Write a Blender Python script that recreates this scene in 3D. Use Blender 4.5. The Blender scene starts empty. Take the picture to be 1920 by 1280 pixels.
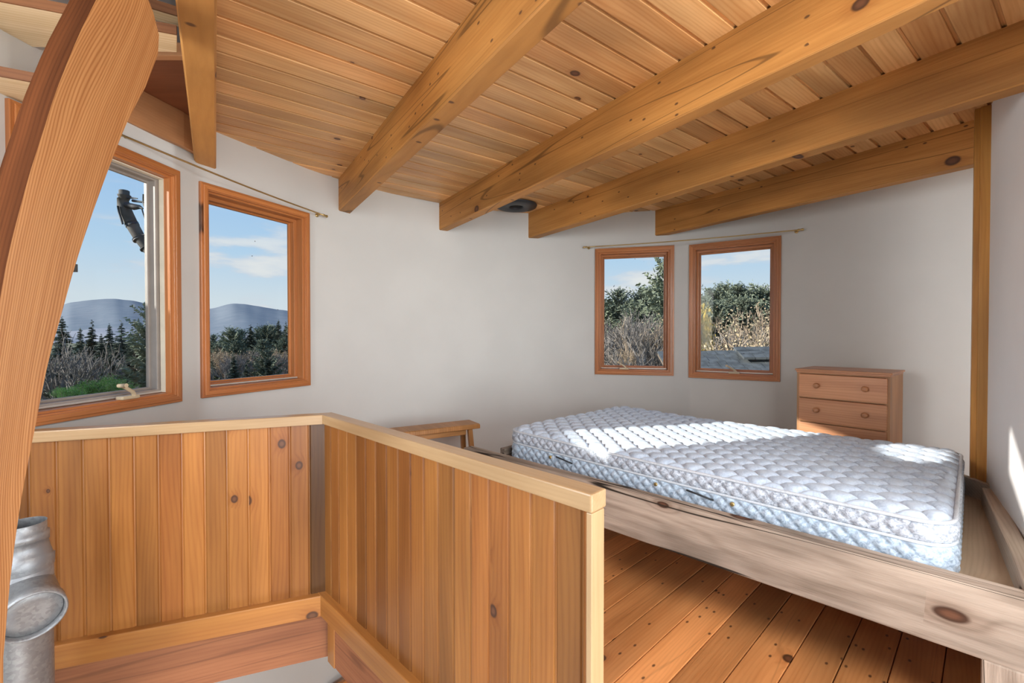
import bpy, bmesh, math, random
from mathutils import Vector, Matrix, noise
from mathutils.geometry import delaunay_2d_cdt
random.seed(7)
S = bpy.context.scene
COL = S.collection
PI = math.pi
# ------------------------------------------------------------------ camera
FPX = 835.0
PITCH = math.atan(11 / FPX)
ZC = 1.27
SK = .914
FZ = ZC - ZC * SK         # level of this floor
cam = bpy.data.cameras.new('camera')
cam.sensor_width = 36
cam.lens = FPX / 1920 * 36
cam.clip_start = 0.02
cam.clip_end = 9000
co = bpy.data.objects.new('camera', cam)
co.location = (0, 0, ZC)
co.rotation_euler = (PI / 2 - PITCH, 0, 0)
COL.objects.link(co)
S.camera = co
FW = Vector((0, math.cos(PITCH), -math.sin(PITCH)))
UP = Vector((0, math.sin(PITCH), math.cos(PITCH)))
RT = Vector((1, 0, 0))
C0 = Vector((0, 0, ZC))


def ray(x, y):
    return FW + RT * ((x - 960) / FPX) + UP * ((640 - y) / FPX)


def at_z(x, y, z):          # measured pixel -> point of a horizontal plane
    d = ray(x, y)
    return C0 + d * ((z - ZC) / d.z)


def at_y(x, y, Y):          # measured pixel -> point of a plane of constant distance
    d = ray(x, y)
    return C0 + d * (Y / d.y)


def at_v(x, y, a, b):       # measured pixel -> point of the vertical plane through a, b
    d = ray(x, y)
    nx, ny = b[1] - a[1], -(b[0] - a[0])
    t = (nx * (a[0] - C0.x) + ny * (a[1] - C0.y)) / (nx * d.x + ny * d.y)
    return C0 + d * t


# ------------------------------------------------------------------ mesh builder
class MB:
    """collects faces with wood coordinates (along, across, depth) and a tone per face"""

    def __init__(self):
        self.v = []
        self.f = []
        self.w = []
        self.t = []
        self.sm = []

    def face(self, pts, wc=None, tone=0.5, smooth=False):
        i = len(self.v)
        self.v += [tuple(p) for p in pts]
        self.f.append(tuple(range(i, i + len(pts))))
        self.w.append(wc if wc else [(p[0], p[1], p[2]) for p in pts])
        self.t.append(tone)
        self.sm.append(smooth)

    def grid(self, rows, tone=0.5, smooth=True, wc=None, close_u=False, close_v=False):
        i0 = len(self.v)
        n, m = len(rows), len(rows[0])
        for r in rows:
            self.v += [tuple(p) for p in r]
        for a in range(n if close_u else n - 1):
            for b in range(m if close_v else m - 1):
                a2, b2 = (a + 1) % n, (b + 1) % m
                self.f.append((i0 + a * m + b, i0 + a2 * m + b, i0 + a2 * m + b2, i0 + a * m + b2))
                if wc:
                    self.w.append([wc[a][b], wc[a2][b], wc[a2][b2], wc[a][b2]])
                else:
                    self.w.append([rows[a][b], rows[a2][b], rows[a2][b2], rows[a][b2]])
                self.t.append(tone)
                self.sm.append(smooth)

    def box(self, o, ax, ay, az, lx, ly, lz, tone=None, seed=None):
        """box from corner o; ax is the grain direction"""
        o = Vector(o); ax = Vector(ax).normalized(); ay = Vector(ay).normalized(); az = Vector(az).normalized()
        if tone is None:
            tone = random.random()
        if seed is None:
            seed = random.uniform(0, 60)
        P = {}
        for i in (0, 1):
            for j in (0, 1):
                for k in (0, 1):
                    P[i, j, k] = (o + ax * lx * i + ay * ly * j + az * lz * k,
                                  (lx * i + seed, ly * j + seed * .37, lz * k + seed * .71))
        quads = [((0, 0, 0), (0, 1, 0), (1, 1, 0), (1, 0, 0)), ((0, 0, 1), (1, 0, 1), (1, 1, 1), (0, 1, 1)),
                 ((0, 0, 0), (1, 0, 0), (1, 0, 1), (0, 0, 1)), ((0, 1, 0), (0, 1, 1), (1, 1, 1), (1, 1, 0)),
                 ((0, 0, 0), (0, 0, 1), (0, 1, 1), (0, 1, 0)), ((1, 0, 0), (1, 1, 0), (1, 1, 1), (1, 0, 1))]
        flip = ax.cross(ay).dot(az) < 0
        for q in quads:
            q = tuple(reversed(q)) if flip else q
            self.face([P[c][0] for c in q], [P[c][1] for c in q], tone)

    def prism(self, poly, ext, tone=None, seed=None, grain=None):
        """closed outline poly (3D points) extruded by vector ext"""
        if tone is None:
            tone = random.random()
        if seed is None:
            seed = random.uniform(0, 60)
        poly = [Vector(p) for p in poly]
        ext = Vector(ext)
        nrm = Vector((0, 0, 0))
        for i in range(len(poly)):
            nrm += poly[i].cross(poly[(i + 1) % len(poly)])
        if nrm.dot(ext) > 0:
            poly = poly[::-1]
        g = Vector(grain).normalized() if grain else (poly[1] - poly[0]).normalized()
        e = ext.normalized()
        h = g.cross(e)
        wcf = lambda p: (p.dot(g) + seed, p.dot(h) + seed * .37, p.dot(e) + seed * .71)
        top = [p + ext for p in poly]
        self.face(poly, [wcf(p) for p in poly], tone)
        self.face(top[::-1], [wcf(p) for p in top[::-1]], tone)
        n = len(poly)
        for i in range(n):
            q = [poly[i], top[i], top[(i + 1) % n], poly[(i + 1) % n]]
            self.face(q, [wcf(p) for p in q], tone)

    def tube(self, pts, rad, seg=12, cap=True, tone=0.5, smooth=True):
        pts = [Vector(p) for p in pts]
        if not isinstance(rad, (list, tuple)):
            rad = [rad] * len(pts)
        rows = []
        wc = []
        up = None
        L = 0
        for i, p in enumerate(pts):
            d = (pts[min(i + 1, len(pts) - 1)] - pts[max(i - 1, 0)]).normalized()
            if up is None:
                up = Vector((0, 0, 1)) if abs(d.z) < .9 else Vector((1, 0, 0))
            a = d.cross(up).normalized()
            b = a.cross(d).normalized()
            up = b
            if i:
                L += (p - pts[i - 1]).length
            rows.append([p + (a * math.cos(2 * PI * k / seg) + b * math.sin(2 * PI * k / seg)) * rad[i] for k in range(seg)])
            wc.append([(L, rad[i] * 2 * PI * k / seg, 0) for k in range(seg)])
        self.grid(rows, tone, smooth, wc, close_v=True)
        if cap:
            self.face(rows[0][::-1], None, tone)
            self.face(rows[-1], None, tone)

    def lathe(self, c, axis, prof, seg=24, tone=0.5, smooth=True):
        """prof: list of (radius, height along axis)"""
        c = Vector(c)
        axis = Vector(axis).normalized()
        a = axis.orthogonal().normalized()
        b = axis.cross(a)
        rows = [[c + axis * h + (a * math.cos(2 * PI * k / seg) + b * math.sin(2 * PI * k / seg)) * max(r, 1e-5) for k in range(seg)] for r, h in prof]
        self.grid(rows, tone, smooth, None, close_v=True)

    def build(self, name, mat, parent=None, bevel=0, merge=True, solid=0, local=None):
        me = bpy.data.meshes.new(name)
        vv = self.v
        if local is not None:
            vv = [(p[0] - local[0], p[1] - local[1], p[2] - local[2]) for p in vv]
        me.from_pydata(vv, [], self.f)
        a = me.attributes.new('wood', 'FLOAT_VECTOR', 'CORNER')
        flat = []
        for w in self.w:
            for p in w:
                flat += [p[0], p[1], p[2]]
        a.data.foreach_set('vector', flat)
        t = me.attributes.new('tone', 'FLOAT', 'FACE')
        t.data.foreach_set('value', self.t)
        me.polygons.foreach_set('use_smooth', self.sm)
        if merge:
            bm = bmesh.new()
            bm.from_mesh(me)
            bmesh.ops.remove_doubles(bm, verts=bm.verts, dist=1e-5)
            bm.to_mesh(me)
            bm.free()
        me.update()
        o = bpy.data.objects.new(name, me)
        COL.objects.link(o)
        if local is not None:
            o.location = local
        if mat:
            me.materials.append(mat)
        if parent:
            o.parent = parent
            if parent.location.length:
                o.matrix_parent_inverse = Matrix.Translation(-Vector(parent.location))
        if bevel:
            m = o.modifiers.new('bevel', 'BEVEL')
            m.width = bevel
            m.segments = 2
            m.limit_method = 'ANGLE'
            m.angle_limit = math.radians(50)
            m.harden_normals = False
        if solid:
            m = o.modifiers.new('solid', 'SOLIDIFY')
            m.thickness = solid
            m.offset = -1
        return o


def tag(o, label=None, cat=None, group=None, kind=None):
    if label:
        o['label'] = label
    if cat:
        o['category'] = cat
    if group:
        o['group'] = group
    if kind:
        o['kind'] = kind
    return o


def empty(name, loc, label=None, cat=None, group=None, kind=None):
    o = bpy.data.objects.new(name, None)
    o.location = loc
    o.empty_display_size = .1
    COL.objects.link(o)
    return tag(o, label, cat, group, kind)


# ------------------------------------------------------------------ materials
def newmat(name):
    m = bpy.data.materials.new(name)
    m.use_nodes = True
    nt = m.node_tree
    nt.nodes.clear()
    out = nt.nodes.new('ShaderNodeOutputMaterial')
    b = nt.nodes.new('ShaderNodeBsdfPrincipled')
    nt.links.new(b.outputs[0], out.inputs[0])
    return m, nt, b


def N(nt, t, **kw):
    n = nt.nodes.new(t)
    for k, v in kw.items():
        setattr(n, k, v)
    return n


def mixc(nt, fac, a, b, mode='MIX'):
    n = N(nt, 'ShaderNodeMix', data_type='RGBA', blend_type=mode)
    for sock, val in ((n.inputs[0], fac), (n.inputs[6], a), (n.inputs[7], b)):
        if isinstance(val, (int, float)):
            sock.default_value = val
        elif isinstance(val, (tuple, list)):
            sock.default_value = tuple(val) + ((1,) if len(val) == 3 else ())
        else:
            nt.links.new(val, sock)
    return n.outputs[2]


def mth(nt, op, a, b=None, c=None, clamp=False):
    n = N(nt, 'ShaderNodeMath', operation=op, use_clamp=clamp)
    for i, v in enumerate((a, b, c)):
        if v is None:
            continue
        if isinstance(v, (int, float)):
            n.inputs[i].default_value = v
        else:
            nt.links.new(v, n.inputs[i])
    return n.outputs[0]


def sramp(nt, v, lo, hi, a=0.0, b=1.0):
    n = N(nt, 'ShaderNodeMapRange', interpolation_type='SMOOTHSTEP')
    nt.links.new(v, n.inputs[0])
    n.inputs[1].default_value = lo
    n.inputs[2].default_value = hi
    n.inputs[3].default_value = a
    n.inputs[4].default_value = b
    return n.outputs[0]


def wood(name, light, dark, knot=(.045, .018, .009), rough=.5, tone=.25, hue=None, knots=.35, ks=(2.0, 6.5), grain=(1.0, 24), ring=.35, bump=.15, coat=0., blotch=0.25, cracks=0., spec=.4, specks=0., lines=420., swirl=46., cw=.009, cs=(.4, 8)):
    m, nt, b = newmat(name)
    at = N(nt, 'ShaderNodeAttribute', attribute_name='wood')
    tn = N(nt, 'ShaderNodeAttribute', attribute_name='tone')
    vec = at.outputs['Vector']

    def mapped(sc, loc=(0, 0, 0)):
        mp = N(nt, 'ShaderNodeMapping')
        mp.inputs['Scale'].default_value = sc
        mp.inputs['Location'].default_value = loc
        nt.links.new(vec, mp.inputs[0])
        return mp.outputs[0]
    # knots
    sx = N(nt, 'ShaderNodeSeparateXYZ')
    nt.links.new(vec, sx.inputs[0])
    yz = mth(nt, 'ADD', sx.outputs[1], sx.outputs[2])
    cx_ = N(nt, 'ShaderNodeCombineXYZ')
    nt.links.new(mth(nt, 'MULTIPLY', sx.outputs[0], ks[0]), cx_.inputs[0])
    nt.links.new(mth(nt, 'MULTIPLY', yz, ks[1]), cx_.inputs[1])
    vo = N(nt, 'ShaderNodeTexVoronoi', voronoi_dimensions='2D', feature='F1')
    vo.inputs['Scale'].default_value = 1
    vo.inputs['Randomness'].default_value = .9
    nt.links.new(cx_.outputs[0], vo.inputs['Vector'])
    sep = N(nt, 'ShaderNodeSeparateColor')
    nt.links.new(vo.outputs['Color'], sep.inputs[0])
    has = mth(nt, 'LESS_THAN', sep.outputs[0], knots)
    ksize = mth(nt, 'MULTIPLY_ADD', sep.outputs[1], .11, .05)
    dist = vo.outputs['Distance']
    rel = mth(nt, 'DIVIDE', dist, ksize)
    core = mth(nt, 'MULTIPLY', sramp(nt, rel, .75, 1.15, 1, 0), has)
    halo = mth(nt, 'MULTIPLY', sramp(nt, rel, .6, 3.2, 1, 0), has)
    # grain
    nz = N(nt, 'ShaderNodeTexNoise')
    nz.inputs['Scale'].default_value = 1
    nz.inputs['Detail'].default_value = 6
    nz.inputs['Roughness'].default_value = .62
    nt.links.new(mapped((grain[0] * 1.6, grain[1], grain[1])), nz.inputs['Vector'])
    fine = N(nt, 'ShaderNodeTexNoise')
    fine.inputs['Scale'].default_value = 1
    fine.inputs['Detail'].default_value = 3
    nt.links.new(mapped((grain[0] * 7, grain[1] * 9, grain[1] * 9)), fine.inputs['Vector'])
    lo = N(nt, 'ShaderNodeTexNoise')
    lo.inputs['Scale'].default_value = 1
    lo.inputs['Detail'].default_value = 2
    nt.links.new(mapped((.9, 5, 5), (3, 1, 7)), lo.inputs['Vector'])
    # cathedral rings
    rc = mth(nt, 'MULTIPLY_ADD', lo.outputs[0], swirl, mth(nt, 'MULTIPLY_ADD', halo, 7.0, mth(nt, 'MULTIPLY', yz, lines)))
    rg = mth(nt, 'MULTIPLY_ADD', mth(nt, 'SINE', rc), .5, .5)
    rg = mth(nt, 'POWER', rg, 2.2)
    g = mth(nt, 'MULTIPLY_ADD', rg, ring, mth(nt, 'MULTIPLY', sramp(nt, nz.outputs[0], .32, .7), .55))
    g = mth(nt, 'MULTIPLY_ADD', fine.outputs[0], .3, mth(nt, 'SUBTRACT', g, .12), clamp=True)
    c = mixc(nt, g, light, dark)
    # per board tone
    tv = mth(nt, 'SUBTRACT', tn.outputs['Fac'], .5)
    br = mth(nt, 'MULTIPLY_ADD', tv, tone * 1.5, 1.0)
    bl = N(nt, 'ShaderNodeTexNoise')
    bl.inputs['Scale'].default_value = 1
    bl.inputs['Detail'].default_value = 2
    nt.links.new(mapped((1.3, 4, 4), (9, 2, 5)), bl.inputs['Vector'])
    br = mth(nt, 'MULTIPLY', br, sramp(nt, bl.outputs[0], .3, .7, 1 - blotch, 1 + blotch * .6))
    cb = N(nt, 'ShaderNodeCombineColor')
    nt.links.new(br, cb.inputs[0]); nt.links.new(br, cb.inputs[1]); nt.links.new(br, cb.inputs[2])
    c = mixc(nt, 1.0, c, cb.outputs[0], 'MULTIPLY')
    if hue:
        # boards differ in hue: second noise of the tone
        hv = mth(nt, 'FRACT', mth(nt, 'MULTIPLY', tn.outputs['Fac'], 7.31))
        c = mixc(nt, mth(nt, 'MULTIPLY', sramp(nt, hv, .45, 1.0), .85), c, mixc(nt, 1.0, c, hue, 'MULTIPLY'))
    c = mixc(nt, mth(nt, 'MULTIPLY', halo, .38), c, mixc(nt, 1., c, (.62, .45, .36), 'MULTIPLY'))
    kc = mixc(nt, sramp(nt, rel, .2, .8), tuple(min(1, x * 2.6) for x in knot), knot)
    c = mixc(nt, mth(nt, 'MULTIPLY', core, .93), c, kc)
    if cracks:
        cn = N(nt, 'ShaderNodeTexNoise')
        cn.inputs['Scale'].default_value = 1
        cn.inputs['Detail'].default_value = 1.2
        nt.links.new(mapped((cs[0], cs[1], cs[1]), (1, 4, 2)), cn.inputs['Vector'])
        cr = mth(nt, 'ABSOLUTE', mth(nt, 'SUBTRACT', cn.outputs[0], .52))
        crm = sramp(nt, cr, cw * .2, cw, cracks, 0)
        c = mixc(nt, crm, c, tuple(x * .18 for x in dark))
    if specks:
        sv = N(nt, 'ShaderNodeTexVoronoi', voronoi_dimensions='2D', feature='F1')
        sv.inputs['Scale'].default_value = 1
        c2 = N(nt, 'ShaderNodeCombineXYZ')
        nt.links.new(mth(nt, 'MULTIPLY', sx.outputs[0], 13), c2.inputs[0])
        nt.links.new(mth(nt, 'MULTIPLY', yz, 24), c2.inputs[1])
        nt.links.new(c2.outputs[0], sv.inputs['Vector'])
        s2 = N(nt, 'ShaderNodeSeparateColor')
        nt.links.new(sv.outputs['Color'], s2.inputs[0])
        sm = mth(nt, 'MULTIPLY', sramp(nt, sv.outputs['Distance'], .06, .15, 1, 0), mth(nt, 'LESS_THAN', s2.outputs[0], specks))
        c = mixc(nt, mth(nt, 'MULTIPLY', sm, .85), c, (.07, .03, .015))
    nt.links.new(c, b.inputs['Base Color'])
    b.inputs['Roughness'].default_value = rough
    b.inputs['Specular IOR Level'].default_value = spec
    b.inputs['Coat Weight'].default_value = coat
    b.inputs['Coat Roughness'].default_value = .25
    if bump:
        bp = N(nt, 'ShaderNodeBump')
        bp.inputs['Strength'].default_value = bump
        bp.inputs['Distance'].default_value = .004
        nt.links.new(mth(nt, 'ADD', nz.outputs[0], mth(nt, 'MULTIPLY', fine.outputs[0], .5)), bp.inputs['Height'])
        nt.links.new(bp.outputs[0], b.inputs['Normal'])
    return m


def plain(name, col, rough=.6, metal=0., var=.06, scale=12, spec=.4, bump=0., coat=0.):
    m, nt, b = newmat(name)
    tc = N(nt, 'ShaderNodeTexCoord')
    nz = N(nt, 'ShaderNodeTexNoise')
    nz.inputs['Scale'].default_value = scale
    nz.inputs['Detail'].default_value = 5
    nt.links.new(tc.outputs['Object'], nz.inputs['Vector'])
    f = sramp(nt, nz.outputs[0], .3, .7)
    c = mixc(nt, f, tuple(x * (1 - var) for x in col), tuple(min(1, x * (1 + var)) for x in col))
    nt.links.new(c, b.inputs['Base Color'])
    b.inputs['Roughness'].default_value = rough
    b.inputs['Metallic'].default_value = metal
    b.inputs['Specular IOR Level'].default_value = spec
    if bump:
        bp = N(nt, 'ShaderNodeBump')
        bp.inputs['Strength'].default_value = bump
        bp.inputs['Distance'].default_value = .003
        nt.links.new(nz.outputs[0], bp.inputs['Height'])
        nt.links.new(bp.outputs[0], b.inputs['Normal'])
    return m


M = {}
M['wall'] = plain('painted_plaster', (.56, .565, .545), .85, var=.025, scale=2.5, bump=.04)
M['partition'] = plain('painted_partition', (.84, .835, .82), .85, var=.02, scale=2.5)
M['ceil'] = wood('pine_ceiling_boards', (.70, .43, .19), (.50, .245, .08), tone=.3, hue=(.95, .82, .72), knots=.07, ks=(6, 8), ring=.3, rough=.45, coat=.1)
M['beam'] = wood('pine_beam', (.52, .25, .065), (.33, .135, .028), tone=.1, knots=.10, ks=(5, 6.5), ring=.15, rough=.6, cracks=.6, bump=.25, blotch=.28, specks=.1)
M['post'] = wood('fir_glulam', (.46, .225, .085), (.28, .11, .035), tone=.1, knots=0.0, ring=.75, lines=1300., swirl=130., grain=(.6, 60), rough=.32, coat=.3, blotch=.12)
M['postshade'] = wood('fir_shaded_edge', (.085, .027, .009), (.035, .011, .004), tone=.1, knots=0.0, ring=.3, grain=(1.0, 16), rough=.9, coat=0, blotch=.3, spec=.03)  # post edge turned from the light, its shade put into the colour
M['panel'] = wood('varnished_pine_boards', (.33, .137, .033), (.22, .076, .017), tone=.3, hue=(.84, .74, .72), knots=.10, ks=(7, 9), ring=.3, rough=.35, coat=.2, blotch=.2)
M['rail'] = wood('pine_handrail', (.47, .315, .165), (.35, .215, .10), tone=.12, knots=.1, ring=.15, rough=.35, coat=.25, blotch=.15)
M['rail2'] = wood('pine_bottom_rail', (.42, .18, .043), (.29, .105, .024), tone=.14, knots=.08, ks=(6, 8), ring=.2, rough=.38, coat=.2)
M['joist'] = wood('rough_joist', (.33, .13, .055), (.20, .07, .03), tone=.1, knots=.1, ks=(6, 8), ring=.2, rough=.7, bump=.4, cracks=.3)
M['floor'] = wood('pine_floor', (.74, .33, .115), (.55, .215, .065), tone=.26, knots=.07, ks=(6, 8), ring=.25, rough=.35, coat=.25, cracks=.2, specks=.16)
M['trim'] = wood('redwood_trim', (.48, .185, .058), (.34, .11, .032), tone=.12, knots=.04, ring=.2, rough=.32, coat=.25, blotch=.12)
M['posttrim'] = wood('oak_trim', (.60, .29, .06), (.42, .17, .03), tone=.1, knots=0, ring=.2, rough=.4, coat=.2)
M['grey'] = wood('weathered_timber', (.43, .35, .28), (.18, .135, .10), tone=.1, knots=.16, ks=(3.5, 7), ring=.3, lines=110., swirl=60., grain=(1.2, 22), rough=.85, bump=.6, cracks=1., cw=.014, cs=(.55, 15), blotch=.4, spec=.15)
M['greytop'] = wood('weathered_board', (.62, .52, .42), (.42, .33, .25), tone=.1, knots=.1, ring=.3, rough=.8, bump=.3, spec=.2)
M['plyw'] = wood('platform_board', (.62, .47, .32), (.46, .33, .21), tone=.1, knots=.05, ring=.25, grain=(.8, 14), rough=.7, blotch=.25)
M['chest'] = wood('pine_chest', (.54, .255, .12), (.38, .15, .062), tone=.12, knots=.08, ring=.3, rough=.4, coat=.2, blotch=.25)
M['chestside'] = wood('pine_chest_side', (.46, .235, .10), (.32, .145, .055), tone=.1, knots=.08, ring=.3, rough=.45)
M['bench'] = wood('bench_wood', (.42, .20, .065), (.26, .11, .03), tone=.15, knots=.1, ring=.3, rough=.45)
M['tread'] = wood('tread_pine', (.78, .62, .40), (.60, .43, .22), tone=.08, knots=0, ring=.4, grain=(.6, 22), rough=.5, blotch=.12)
M['treadedge'] = wood('tread_edge', (.24, .10, .04), (.13, .05, .02), tone=.1, knots=0, ring=.3, rough=.5)
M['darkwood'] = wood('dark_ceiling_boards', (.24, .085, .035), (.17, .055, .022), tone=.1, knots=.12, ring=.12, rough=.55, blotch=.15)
M['fascia'] = wood('pale_blocking_board', (.50, .26, .12), (.40, .19, .08), tone=.1, knots=.06, ring=.15, rough=.6)
M['brass'] = plain('brass', (.52, .38, .16), .35, metal=.85)
M['tan'] = plain('tan_enamel', (.55, .45, .30), .4)
M['track'] = plain('grey_track', (.33, .30, .27), .5, metal=.2)
M['cream'] = plain('cream_vinyl', (.66, .60, .47), .5)
M['alu'] = plain('aluminium_strip', (.62, .61, .56), .4, metal=.4)
M['vent'] = plain('dark_grey_metal', (.035, .037, .042), .45, metal=.3)
M['black'] = plain('black_void', (.006, .006, .006), .9)
M['cord'] = plain('black_cord', (.03, .035, .04), .6)
M['iron'] = plain('mast_bark', (.075, .068, .058), .8, var=.35, scale=6)
M['outwall'] = plain('weathered_shingle_wall', (.20, .15, .11), .9)


def zinc():
    m, nt, b = newmat('galvanised_steel')
    tc = N(nt, 'ShaderNodeTexCoord')
    vo = N(nt, 'ShaderNodeTexVoronoi')
    vo.inputs['Scale'].default_value = 120
    nt.links.new(tc.outputs['Object'], vo.inputs['Vector'])
    nz = N(nt, 'ShaderNodeTexNoise')
    nz.inputs['Scale'].default_value = 9
    nz.inputs['Detail'].default_value = 5
    nt.links.new(tc.outputs['Object'], nz.inputs['Vector'])
    sp = N(nt, 'ShaderNodeSeparateColor')
    nt.links.new(vo.outputs['Color'], sp.inputs[0])
    c = mixc(nt, sp.outputs[0], (.27, .28, .29), (.36, .38, .39))
    c = mixc(nt, sramp(nt, nz.outputs[0], .5, .7), c, (.27, .30, .33))
    nt.links.new(c, b.inputs['Base Color'])
    b.inputs['Metallic'].default_value = .55
    b.inputs['Roughness'].default_value = .48
    return m


M['zinc'] = zinc()


def glass():
    m = bpy.data.materials.new('window_glass')
    m.use_nodes = True
    nt = m.node_tree
    nt.nodes.clear()
    out = N(nt, 'ShaderNodeOutputMaterial')
    tr = N(nt, 'ShaderNodeBsdfTransparent')
    tr.inputs[0].default_value = (.95, .965, .96, 1)
    gl = N(nt, 'ShaderNodeBsdfGlossy')
    gl.inputs['Roughness'].default_value = .02
    fr = N(nt, 'ShaderNodeFresnel')
    fr.inputs[0].default_value = 1.3
    # specks of dirt on the pane
    tc = N(nt, 'ShaderNodeTexCoord')
    vo = N(nt, 'ShaderNodeTexVoronoi')
    vo.inputs['Scale'].default_value = 13
    nt.links.new(tc.outputs['Object'], vo.inputs['Vector'])
    sp = N(nt, 'ShaderNodeSeparateColor')
    nt.links.new(vo.outputs['Color'], sp.inputs[0])
    sm = mth(nt, 'MULTIPLY', sramp(nt, vo.outputs['Distance'], .02, .06, 1, 0), mth(nt, 'LESS_THAN', sp.outputs[0], .3))
    df = N(nt, 'ShaderNodeBsdfDiffuse')
    df.inputs[0].default_value = (.1, .09, .08, 1)
    mx = N(nt, 'ShaderNodeMixShader')
    nt.links.new(mth(nt, 'MULTIPLY', fr.outputs[0], .25), mx.inputs[0])
    nt.links.new(tr.outputs[0], mx.inputs[1])
    nt.links.new(gl.outputs[0], mx.inputs[2])
    m2 = N(nt, 'ShaderNodeMixShader')
    nt.links.new(mth(nt, 'MULTIPLY', sm, .8), m2.inputs[0])
    nt.links.new(mx.outputs[0], m2.inputs[1])
    nt.links.new(df.outputs[0], m2.inputs[2])
    nt.links.new(m2.outputs[0], out.inputs[0])
    return m


M['glass'] = glass()


def fabric(name, c1, c2, c3, scale, rough=.75):
    m, nt, b = newmat(name)
    at = N(nt, 'ShaderNodeAttribute', attribute_name='wood')
    nz = N(nt, 'ShaderNodeTexNoise')
    nz.inputs['Scale'].default_value = scale
    nz.inputs['Detail'].default_value = 4
    nz.inputs['Distortion'].default_value = 1.5
    nt.links.new(at.outputs['Vector'], nz.inputs['Vector'])
    big = N(nt, 'ShaderNodeTexNoise')
    big.inputs['Scale'].default_value = scale * .16
    nt.links.new(at.outputs['Vector'], big.inputs['Vector'])
    c = mixc(nt, sramp(nt, nz.outputs[0], .42, .62), c1, c2)
    c = mixc(nt, sramp(nt, big.outputs[0], .5, .72, 0, .6), c, c3)
    nt.links.new(c, b.inputs['Base Color'])
    b.inputs['Roughness'].default_value = rough
    b.inputs['Sheen Weight'].default_value = .15
    b.inputs['Specular IOR Level'].default_value = .3
    return m


M['ticking'] = fabric('mattress_ticking', (.58, .69, .82), (.48, .585, .72), (.56, .64, .73), 60)
M['border'] = fabric('mattress_border', (.52, .62, .72), (.33, .42, .52), (.42, .51, .61), 75)
M['band'] = fabric('mattress_band', (.54, .59, .66), (.30, .34, .40), (.47, .52, .58), 90)
M['piping'] = fabric('mattress_piping', (.60, .64, .69), (.48, .53, .58), (.6, .62, .66), 60)

# ------------------------------------------------------------------ the round wall
CX, CY = .54, 1.66
ZCEIL = 2.335
ZTOP = 3.05
WIN = [((-1.672, 1.478), (-1.596, 2.133)), ((-1.586, 2.263), (-1.305, 2.859)),
       ((.7326, 3.93), (1.369, 3.77)), ((1.475, 3.71), (2.025, 3.358))]
WTOP, WBOT = [2.052, 2.05, 2.03, 2.02], [.955, .952, .93, .922]
CTRL = [(-40, 2.3), (10, 2.3), (48.83, 2.2557), (65.48, 2.2532), (68.55, 2.267), (85.15, 2.278), (105, 2.262), (125, 2.235), (146.98, 2.2004), (164.165, 2.2099), (167.51, 2.1877), (184.7, 2.219), (190, 2.23)]


def rad(th):
    for (a, r), (b, s) in zip(CTRL, CTRL[1:]):
        if a <= th <= b:
            return r + (s - r) * (th - a) / (b - a)
    return CTRL[0][1] if th < CTRL[0][0] else CTRL[-1][1]


def wp(th, off=0.):
    r = rad(th) - off
    return Vector((CX + r * math.cos(math.radians(th)), CY + r * math.sin(math.radians(th)), 0))


def ang(p):
    return math.degrees(math.atan2(p[1] - CY, p[0] - CX)) % 360


pts = []     # (xy, window index that starts here or None), going from left (large angle) to right
spans = []
for i, (a, b) in enumerate(WIN):
    spans.append((ang(a), ang(b), i))
th = 190.0
line = [(wp(190), None)]
for a, b, i in spans:
    k = th - 2.5
    while k > a + .8:
        line.append((wp(k), None)); k -= 2.5
    line.append((Vector((*WIN[i][0], 0)), i))
    line.append((Vector((*WIN[i][1], 0)), None))
    th = b
k = th - 2.5
while k > -38:
    line.append((wp(k), None)); k -= 2.5
wb = MB()
ZLOW = -2.45
IN = .03   # the wall opening lies a little inside the casing
LEV = sorted({ZLOW, ZTOP, *[z + IN for z in WBOT], *[z - IN for z in WTOP]})
for (p, wi), (q, _) in zip(line, line[1:]):
    def quad(pp, qq, z0, z1):
        zz = [z for z in LEV if z0 - 1e-6 <= z <= z1 + 1e-6]
        for za, zb_ in zip(zz, zz[1:]):
            wb.face([(pp.x, pp.y, za), (pp.x, pp.y, zb_), (qq.x, qq.y, zb_), (qq.x, qq.y, za)][::-1], smooth=True)
    if wi is None:
        quad(p, q, ZLOW, ZTOP)
    else:
        u = (q - p).normalized()
        p2, q2 = p + u * IN, q - u * IN
        zb, zt = WBOT[wi] + IN, WTOP[wi] - IN
        quad(p, p2, ZLOW, ZTOP)
        quad(q2, q, ZLOW, ZTOP)
        quad(p2, q2, ZLOW, zb)
        quad(p2, q2, zt, ZTOP)
wall = wb.build('wall_round', M['wall'], merge=True)
sm = wall.modifiers.new('thickness', 'SOLIDIFY'); sm.thickness = .09; sm.offset = -1
if wall.data.polygons[0].normal.dot(Vector((CX, CY, 0)) - wall.data.polygons[0].center) < 0:
    wall.data.flip_normals()
tag(wall, kind='structure')

# ------------------------------------------------------------------ windows
Z = Vector((0, 0, 1))


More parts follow.
